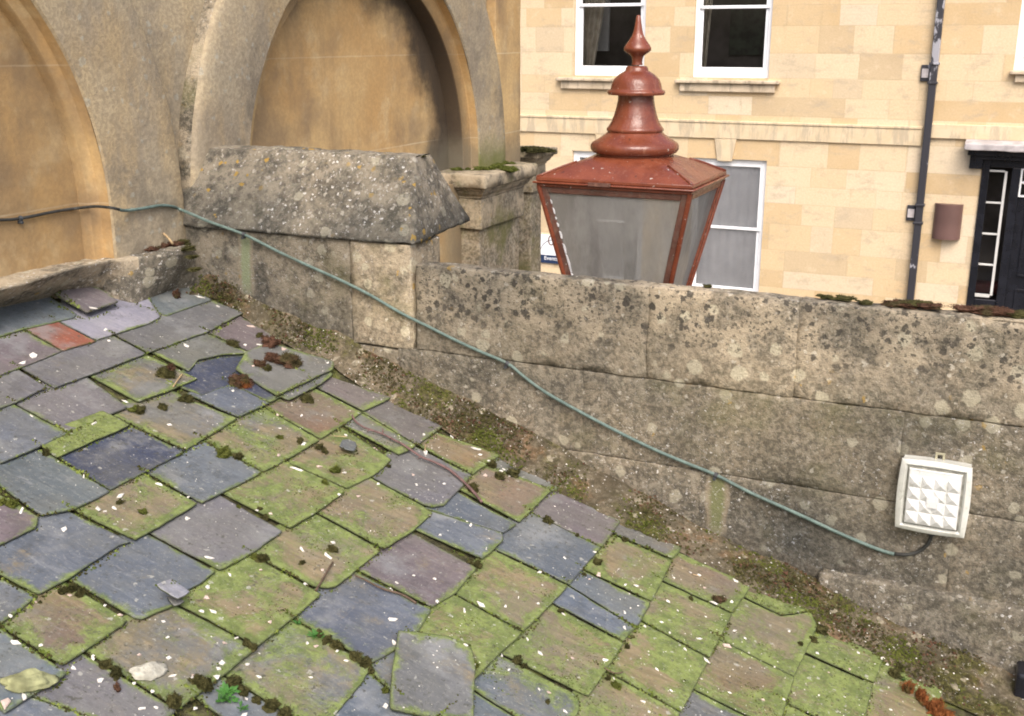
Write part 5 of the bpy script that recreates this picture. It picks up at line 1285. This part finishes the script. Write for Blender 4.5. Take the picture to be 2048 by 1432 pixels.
special = {(593,933): 'longest white mortar sliver, lying in the joint left of the dark slate chip', (12,1406): 'long white mortar strip at the bottom left corner of the roof', (1519,1165): 'long white mortar chip at the foot of the parapet on the right',
 (1457,1287): 'pinkish angular mortar chip on the right-hand joint between mossy slates', (613,1161): 'pale elongated mortar chip beside the short dark twig', (658,1109): 'cluster-like white mortar chip above the short dark twig', (749,891): 'pointed pinkish-white mortar chip beside the long twig'}
rf = random.Random(99)
for x, y, L, asp in FL:
    sd = rf.randrange(14)
    if (x, y) in ((1457,1287), (1199,1144), (749,891)): sd = 3
    o = bpy.data.objects.new('mortar_flake', FM[sd]); COL.objects.link(o)
    s_ = L*px2m(x, y)*1.05; an = rf.gauss(R_(0), R_(45)) if asp < .6 else rf.uniform(0, 6)
    put(o, x, y, .0012, an, (s_, s_*max(asp, .3)*1.25, min(s_, .014)*rf.uniform(.5, .9)), (rf.gauss(0, .12), rf.gauss(0, .12)))
    tag(o, special.get((x, y), 'small white flake of fallen mortar scattered on the slates'), 'mortar flake', 'white mortar flakes scattered on the slates')

# ------------------------------------------------------------------ moss
def moss_mesh(name, seed, mat, n=620, flat=.8):
    rr = random.Random(seed); V = []; F = []
    # a soft core, then short leafy tufts all over it
    cv, cf = lump_mesh(seed, .44, .44, .44*flat, .75, 14, 8); V += cv; F += cf
    for i in range(n):
        a = rr.uniform(0, 2*math.pi); ph = math.acos(rr.uniform(0.0, 1)); d = Vector((math.sin(ph)*math.cos(a), math.sin(ph)*math.sin(a), math.cos(ph)))
        r = .45*(1+.75*noise.noise(d*1.6+Vector((seed*3.1, 0, 0)))+.37*noise.noise(d*4+Vector((0, seed*2.1, 0))))
        p = Vector((d.x*r, d.y*r, d.z*r*flat)); q = p+(d*.8+Vector((rr.gauss(0, .4), rr.gauss(0, .4), rr.gauss(.2, .3)))).normalized()*rr.uniform(.04, .10)
        t = d.cross(Vector((rr.gauss(0, 1), rr.gauss(0, 1), rr.gauss(0, 1)))).normalized()*.018; t2 = d.cross(t).normalized()*.018
        k = len(V); V += [p+t, p-t*.5+t2, p-t*.5-t2, q]; F += [(k, k+1, k+3), (k+1, k+2, k+3), (k+2, k, k+3)]
    me = bpy.data.meshes.new(name); me.from_pydata([tuple(v) for v in V], [], F); me.materials.append(mat); return me
MM = {c: [moss_mesh('moss_cushion', i*5+j, MAT[m_]) for j in range(4)] for i, (c, m_) in enumerate((('d', 'moss_dark'), ('b', 'moss_brown'), ('g', 'moss_green'), ('r', 'moss_rust')))}
MO = [(576,731,44,.8,'b','largest reddish-brown moss cushion on the lifted grey slate'),(545,722,32,.5,'b'),(519,733,24,.5,'b'),(534,741,18,.7,'d'),(481,761,44,.7,'b','brown and green moss cushion below the very dark broken slate'),(488,768,30,.6,'r'),(373,794,28,.5,'d'),(325,809,20,.6,'d'),(466,686,28,.6,'d'),(541,688,32,1,'b'),
(519,668,16,.7,'d'),(330,747,30,1,'d','dark moss cushion with a straw stem beside it'),(340,735,26,.6,'b'),(270,813,20,.6,'g'),(281,815,24,.7,'d'),(328,809,18,.7,'d'),(447,903,30,.8,'g','round bright green moss cushion on the blue-grey slate'),(476,909,25,.8,'d','round dark moss cushion next to the bright green one'),
(25,1005,24,.8,'g'),(5,1000,20,.7,'g'),(287,1021,15,.8,'g'),(240,1000,16,.5,'d'),(92,898,20,.7,'d'),(213,1322,28,.7,'d'),(233,1340,32,.6,'d'),(235,1369,20,.6,'b'),(346,1402,34,.8,'d'),(143,1172,26,.6,'d'),(162,1180,24,.5,'d'),(125,1176,20,.5,'d'),
(468,1360,34,.9,'d'),(488,1377,28,.7,'d'),(408,1370,34,.8,'d'),(392,1360,26,.7,'d'),(543,1408,32,.9,'d'),(570,1424,34,.7,'d'),(514,1395,20,.6,'d'),(655,1275,24,.5,'d'),(674,1288,28,.5,'d'),(640,1262,20,.6,'d'),(712,1312,28,.7,'d'),(730,1325,28,.7,'d'),(742,1335,18,.7,'d'),
(494,1285,22,.6,'d'),(508,1293,20,.6,'d'),(771,1375,16,.8,'g'),(615,794,26,.9,'d'),(1096,1036,20,.8,'d'),(1155,1066,10,.7,'d'),(947,972,22,1.2,'d'),(1250,1074,14,.7,'d'),(956,1124,22,.7,'d'),(940,1118,16,.6,'d'),(1196,1118,18,.9,'d'),(1036,1314,26,.6,'d'),(1050,1325,18,.6,'d'),
(1096,1400,12,.7,'d'),(672,937,20,.7,'g'),(1028,944,26,.8,'d'),(1000,950,22,.7,'d'),(985,925,20,.8,'d'),(1383,1192,12,.6,'d'),(1125,1215,14,.7,'d'),(1256,1287,14,.5,'d'),(1437,1198,26,.6,'b','dark brown moss cushion on the mossy slate near the wall, on the right'),(1646,1256,24,.9,'d'),(1628,1275,18,.6,'d'),
(1602,1284,12,.8,'d'),(665,1095,22,.6,'d'),(605,1120,14,.5,'d'),(520,1013,12,.6,'d'),(530,1028,18,.5,'d'),(478,1005,10,.7,'g'),(525,1112,26,.6,'d'),(512,1108,20,.6,'g'),(640,888,18,.7,'d'),(650,896,16,.6,'d'),(778,925,12,.6,'d'),(600,880,18,.4,'d'),(560,870,14,.5,'g'),(1233,1365,22,.5,'g'),(1218,1350,16,.5,'d'),
(1790,1345,26,.8,'d'),(1815,1375,34,.6,'r','rust-brown moss patch in the gutter corner, the upper one'),(1842,1395,38,.6,'r'),(1868,1418,44,.6,'r'),(1895,1428,34,.6,'r'),(1800,1330,24,.7,'d'),(240,614,0,.5,'d'),(353,587,24,.4,'b'),(650,962,14,.5,'g'),(1170,1142,10,.5,'d'),(948,1330,22,.7,'g'),(935,1292,16,.7,'d')]
for e in MO:
    x, y, L, asp, c = e[:5]
    if L == 0: continue
    o = bpy.data.objects.new('moss_cushion', MM[c][rf.randrange(4)]); COL.objects.link(o); s_ = L*px2m(x, y)*1.15
    put(o, x, y+2, s_*.10, rf.uniform(0, 6), (s_, s_*max(asp, .6), s_*.95))
    nm = {'d': 'dark olive', 'b': 'brown', 'g': 'green', 'r': 'rust-brown'}[c]
    tag(o, e[5] if len(e) > 5 else 'small %s moss cushion growing at a joint of the slates' % nm, 'moss', '%s moss cushions on the roof' % nm)
# moss lying on the tops of the walls
def top_moss(x, y, Yp, L, c, label, asp=.35, hz=.3):
    P = HY(x, y, Yp); o = bpy.data.objects.new('moss_mat', MM[c][rf.randrange(4)]); COL.objects.link(o)
    s_ = L*P.y/FPX*1.0; o.location = P+Vector((0, 0, -.004)); o.scale = (s_, min(.09, s_*asp+.03), min(.05, s_*hz)); o.rotation_euler = (0, 0, rf.uniform(-.2, .2))
    tag(o, label, 'moss', 'moss on the wall tops')
for q in [(1655,592,3.27,30,'d'),(1690,594,3.27,46,'d'),(1730,603,3.25,34,'d'),(1800,607,3.26,70,'b'),(1840,606,3.27,60,'d'),(1862,611,3.25,50,'b'),(1945,618,3.26,70,'b'),(1990,622,3.25,80,'b'),(2035,628,3.25,60,'d'),(1640,588,3.26,16,'d'),(1415,570,3.26,22,'d')]:
    top_moss(*q, 'flat brown moss on top of the parapet at the right' if q[0] > 1760 else 'thin dark moss tuft on top of the long parapet')
for q in [(745,314,3.46,60,'b'),(790,312,3.47,60,'b'),(838,311,3.44,44,'d'),(700,315,3.46,34,'b'),(600,312,3.46,20,'b')]:
    top_moss(*q, 'reddish-brown moss crust along the top of the hipped cap stone', .3, .16)
for i in range(16):
    x = rf.uniform(905, 1035); P = HZ(x, rf.uniform(326, 342), CZ-.72); o = bpy.data.objects.new('moss_mat', MM['g'][rf.randrange(4)]); COL.objects.link(o); o.location = P
    s_ = rf.uniform(.05, .11); o.scale = (s_, s_, s_*.5); tag(o, 'green moss growing where the arch foot meets the pedestal top', 'moss', 'green moss on the pedestal')
for i in range(9):
    x = 1050+i*6; P = HZ(x, rf.uniform(299, 303), CZ-.72); o = bpy.data.objects.new('moss_mat', MM['d'][rf.randrange(4)]); COL.objects.link(o); o.location = P
    s_ = rf.uniform(.06, .12); o.scale = (s_, s_, s_*.5); tag(o, 'dark moss on the farther small pedestal', 'moss', 'moss on the farther pedestal')
for i, (x, y, L, c) in enumerate([(285,497,40,'d'),(315,494,44,'b'),(345,490,44,'b'),(365,487,36,'d'),(378,498,30,'d'),(355,478,30,'d'),(300,500,36,'b'),(385,515,24,'d'),(390,540,24,'d'),(178,505,16,'b')]):
    P = HZ(x, y, CZ-.73); P.y = min(P.y, 3.17); o = bpy.data.objects.new('leaf_litter', MM[c][rf.randrange(4)]); COL.objects.link(o); s_ = L*1.35/660; o.location = P; o.scale = (s_*.8, s_, s_*.45)
    tag(o, 'dark clump of moss and leaf litter on the ledge under the cable', 'moss', 'litter on the ledge')

# everything too fine to count: crumbs of mortar, moss filling the joints
def scatter(name, items, mat, label, kind='stuff', sides=5):
    V = []; F = []
    for P, r, hh in items:
        k = len(V); a0 = rf.uniform(0, 6); e = rf.uniform(.6, 1)
        ring = [P+(EU*math.cos(a0+2*math.pi*i/sides)*r*rf.uniform(.7, 1.2)+EV*math.sin(a0+2*math.pi*i/sides)*r*e*rf.uniform(.7, 1.2)) for i in range(sides)]
        V += ring+[P+NRM*hh+EU*rf.gauss(0, r*.3)+EV*rf.gauss(0, r*.3)]; F += [(k+i, k+(i+1) % sides, k+sides) for i in range(sides)]
    o = mesh_obj(name, V, F, mat); return tag(o, label, name.replace('_', ' '), kind=kind)
box_ = [(min(p.x for p in pts), max(p.x for p in pts), min(p.y for p in pts), max(p.y for p in pts)) for pts, hf in SLATES]
def hfast(u, v):
    best = .0; q = Vector((u, v))
    for (x0, x1, y0, y1), (pts, hf) in zip(box_, SLATES):
        if x0 < u < x1 and y0 < v < y1:
            n_ = len(pts)
            for a in range(n_):
                p_, e_ = pts[a], pts[(a+1) % n_]
                if (e_.x-p_.x)*(v-p_.y)-(e_.y-p_.y)*(u-p_.x) < 0: break
            else: best = max(best, hf(q))
    return best
items = []; items2 = []
for k, (pts, hf) in enumerate(SLATES):
    n_ = len(pts)
    for i in range(n_):
        a, b2 = pts[i], pts[(i+1) % n_]; e = b2-a; L = e.length
        if L < .01: continue
        nn = Vector((e.y, -e.x))/L            # outward for ccw
        tail = nn.x > .6
        if nn.x < -.6: continue
        for j in range(int(L/.0042)):
            t = (j+rf.random())*.0042/L; q = a+e*t
            d_ = noise.noise(Vector((q.x*7, q.y*7, 3.3)))+.35*noise.noise(Vector((q.x*30, q.y*30, 1)))
            if d_ < (-.08 if tail else -.12): continue
            w_ = rf.random()**2*(.010+.012*max(0, d_)); q2 = q+nn*(w_-.0005); h = hfast(q2.x, q2.y)
            if h < .003 and q2.x < 0 and q2.y > 3.1: continue
            r = rf.uniform(.0016, .0042)*(1+max(0, d_)*1.2)
            (items if rf.random() < .5 else items2).append((rpt(q2.x, q2.y, h-.001), r, r*rf.uniform(.7, 1.5)))
scatter('joint_moss', items, MAT['moss_dark'], 'dark moss and dirt filling the joints between the slates')
scatter('joint_algae', items2, MAT['moss_gap'], 'green algae crumbs along the joints of the slates')
items = []; items2 = []
for k, mo in enumerate(MOSSY):
    if mo < .3: continue
    pts, hf = SLATES[k]; x0, x1, y0, y1 = box_[k]
    for i in range(int(26000*(x1-x0)*(y1-y0)*mo)):
        u, v = rf.uniform(x0, x1), rf.uniform(y0, y1)
        d_ = noise.noise(Vector((u*11, v*11, 5.5)))+.5*noise.noise(Vector((u*37, v*37, 2.2)))
        if d_ < rf.uniform(.0, .5): continue
        h = hfast(u, v)
        if abs(h-hf(Vector((u, v)))) > .002: continue
        r = rf.uniform(.0010, .0030)
        (items if rf.random() < .45 else items2).append((rpt(u, v, h-.0004), r, r*rf.uniform(.4, .9)))
scatter('surface_moss', items, MAT['moss_dark'], 'fine dark moss growing over the mossier slates')
scatter('surface_algae', items2, MAT['moss_gap'], 'fine green moss growing over the mossier slates')
items = []
for i in range(5200):
    u = rf.uniform(-2.75, .35); v = 3.12-abs(rf.gauss(0, .75)) if i % 3 else rf.uniform(.9, 3.1)
    if v < .8: continue
    if noise.noise(Vector((u*4, v*4, 7))) < rf.uniform(-.15, .55): continue
    h = hfast(u, v)
    if h > .0: items.append((rpt(u, v, h), rf.uniform(.0008, .0022)*(1.7 if rf.random() < .1 else 1), .0018))
for p in FIL:
    if rf.random() < .05: items.append((p+Vector((0, -.002, .002)), rf.uniform(.0015, .0036), .003))
scatter('mortar_crumbs', items, MAT['flake'], 'tiny white mortar crumbs peppering the slates')
items = []; items2 = []; items3 = []
for p in FIL:
    d_ = noise.noise(Vector((p.x*5, p.y*6, p.z*6)))
    for _ in range(5):
        if d_ > rf.uniform(-.3, .5):
            q = p+Vector((rf.gauss(0, .007), rf.gauss(0, .009), rf.gauss(.001, .003))); r = rf.uniform(.002, .0062)
            (items2 if noise.noise(Vector((p.x*9, p.y*9, 4))) > .08 else items if rf.random() < .75 else items3).append((q, r, r*rf.uniform(.6, 1.4)))
scatter('fillet_moss', items, MAT['moss_dark'], 'dark moss covering the mortar along the foot of the parapet')
scatter('fillet_green_moss', items2, MAT['moss_green'], 'patches of brighter green moss along the foot of the parapet')
scatter('fillet_brown_moss', items3, MAT['moss_brown'], 'brown dead moss along the foot of the parapet')

# ------------------------------------------------------------------ twigs, straw, weeds
def twig(px, r0, r1, mat, label, lift, buds=(), ends=True):
    ps = []
    for i, (x, y) in enumerate(px):
        u, v, h = slate_h(x, y); ps.append(rpt(u, v, max(h, .012)+lift[min(i, len(lift)-1)]))
    sp_ = spline(ps, 5); n_ = len(sp_); t = thing('twig', label, 'twig', tuple(ps[0]))
    b = MB(); b.tube(sp_, [(r0+(r1-r0)*i/(n_-1))*(1+.18*noise.noise(Vector((i*.7, r0*900, 0)))) for i in range(n_)], 9); b.build('stem', mat, t, True)
    for (x0, y0, x1, y1, r) in buds:
        u, v, h = slate_h(x0, y0); a = min(sp_, key=lambda q: (q-rpt(u, v, h+lift[0])).length)
        P = a-Vector((0, 0, CZ)); s_ = P.dot(Vector(Fv)); d = Vector(Rv)*(x1-x0)*s_/FPX-Vector(Dv)*(y1-y0)*s_/FPX*1.0
        d = Vector(Rv)*(x1-x0)*s_/FPX + Vector(Dv)*(y1-y0)*s_/FPX
        b = MB(); b.tube([a, a+d*.5, a+d], [r, r*.9, r*.6], 7); b.build('side_shoot', mat, t, True)
    return t
twig([(704,832),(712,845),(724,856),(738,862),(765,870),(785,881),(806,893),(841,915),(868,926),(894,939),(914,955),(933,972),(950,990),(963,1006)], .0028, .0045, MAT['bark'], 'long curved purple-brown twig with side shoots lying across the slates', [.006, .008, .012, .012, .010, .010], ((765,869,765,857,.0026), (738,862,733,867,.0022), (842,915,836,920,.0022)))
twig([(711,1150),(730,1158),(752,1170),(771,1178),(805,1188),(833,1205)], .0022, .0032, MAT['bark2'], 'thin brown twig lying along the edge of the purplish slate', [.004])
twig([(665,1127),(655,1143),(645,1160),(632,1181)], .0026, .0030, MAT['bark2'], 'short dark twig standing across a joint left of the thin brown twig', [.010, .012, .010, .004])
twig([(1208,1335),(1220,1341),(1232,1345),(1246,1343)], .0014, .0018, MAT['bark2'], 'tiny dark twig bridging a joint near the bottom edge', [.004])
twig([(364,749),(355,762),(346,775)], .0020, .0022, MAT['straw'], 'pale straw stem beside the dark moss cushion', [.006, .008, .006])
twig([(668,871),(680,872),(694,873)], .0011, .0011, MAT['straw'], 'thin yellow straw lying above the small dark slate chip', [.005])
twig([(1386,1147),(1398,1150)], .0012, .0012, MAT['straw'], 'very short straw near the wall foot on the right', [.003])
twig([(850,900),(852,887)], .0018, .0018, MAT['straw'], 'short upright straw in the joint right of the long twig', [.004])
q0, q1 = HZ(327, 467, CZ-.68), HZ(346, 488, CZ-.715); q0.y = min(q0.y, 3.1); q1.y = min(q1.y, 3.1)
b = MB(); b.tube([q0, q0.lerp(q1, .5)+Vector((0, 0, .004)), q1], .0045, 8); tag(b.build('dry_stem', MAT['straw'], None, True), 'dry pale stem sticking out of the litter on the ledge', 'stem')
def weed(x, y, L, label, n=16):
    u, v, h = slate_h(x, y); b0 = rpt(u, v, h); s_ = L*px2m(x, y); V = []; F = []; rr = random.Random(x)
    for i in range(n):
        a = rr.uniform(0, 6.28); rr_ = rr.uniform(.1, .5)*s_; c = b0+EU*math.cos(a)*rr_+EV*math.sin(a)*rr_+NRM*rr.uniform(.003, .012)
        d = (EU*math.cos(a)+EV*math.sin(a)+NRM*rr.uniform(-.1, .6)).normalized(); sd = d.cross(NRM).normalized(); l = s_*rr.uniform(.12, .22); k = len(V)
        V += [c-d*l, c+sd*l*.5, c+d*l+NRM*.001, c-sd*l*.5, b0]; F += [(k, k+1, k+2, k+3), (k+4, k, k+3)]
    tag(mesh_obj('weed', V, F, MAT['leaf']), label, 'weed', 'small green weeds in the joints')
weed(452, 1385, 52, 'largest green weed in the joints by the bottom edge', 30); weed(484, 1412, 26, 'small weed just below the largest green weed'); weed(633, 1268, 30, 'green weed in the joint above the cracked blue slate end'); weed(597, 1241, 20, 'tiny green weed at the meeting of three slates')
weed(1808, 1360, 14, 'tiny green weed near the rusty moss in the gutter corner', 9); weed(438, 1394, 24, 'green weed left of the largest one', 12)
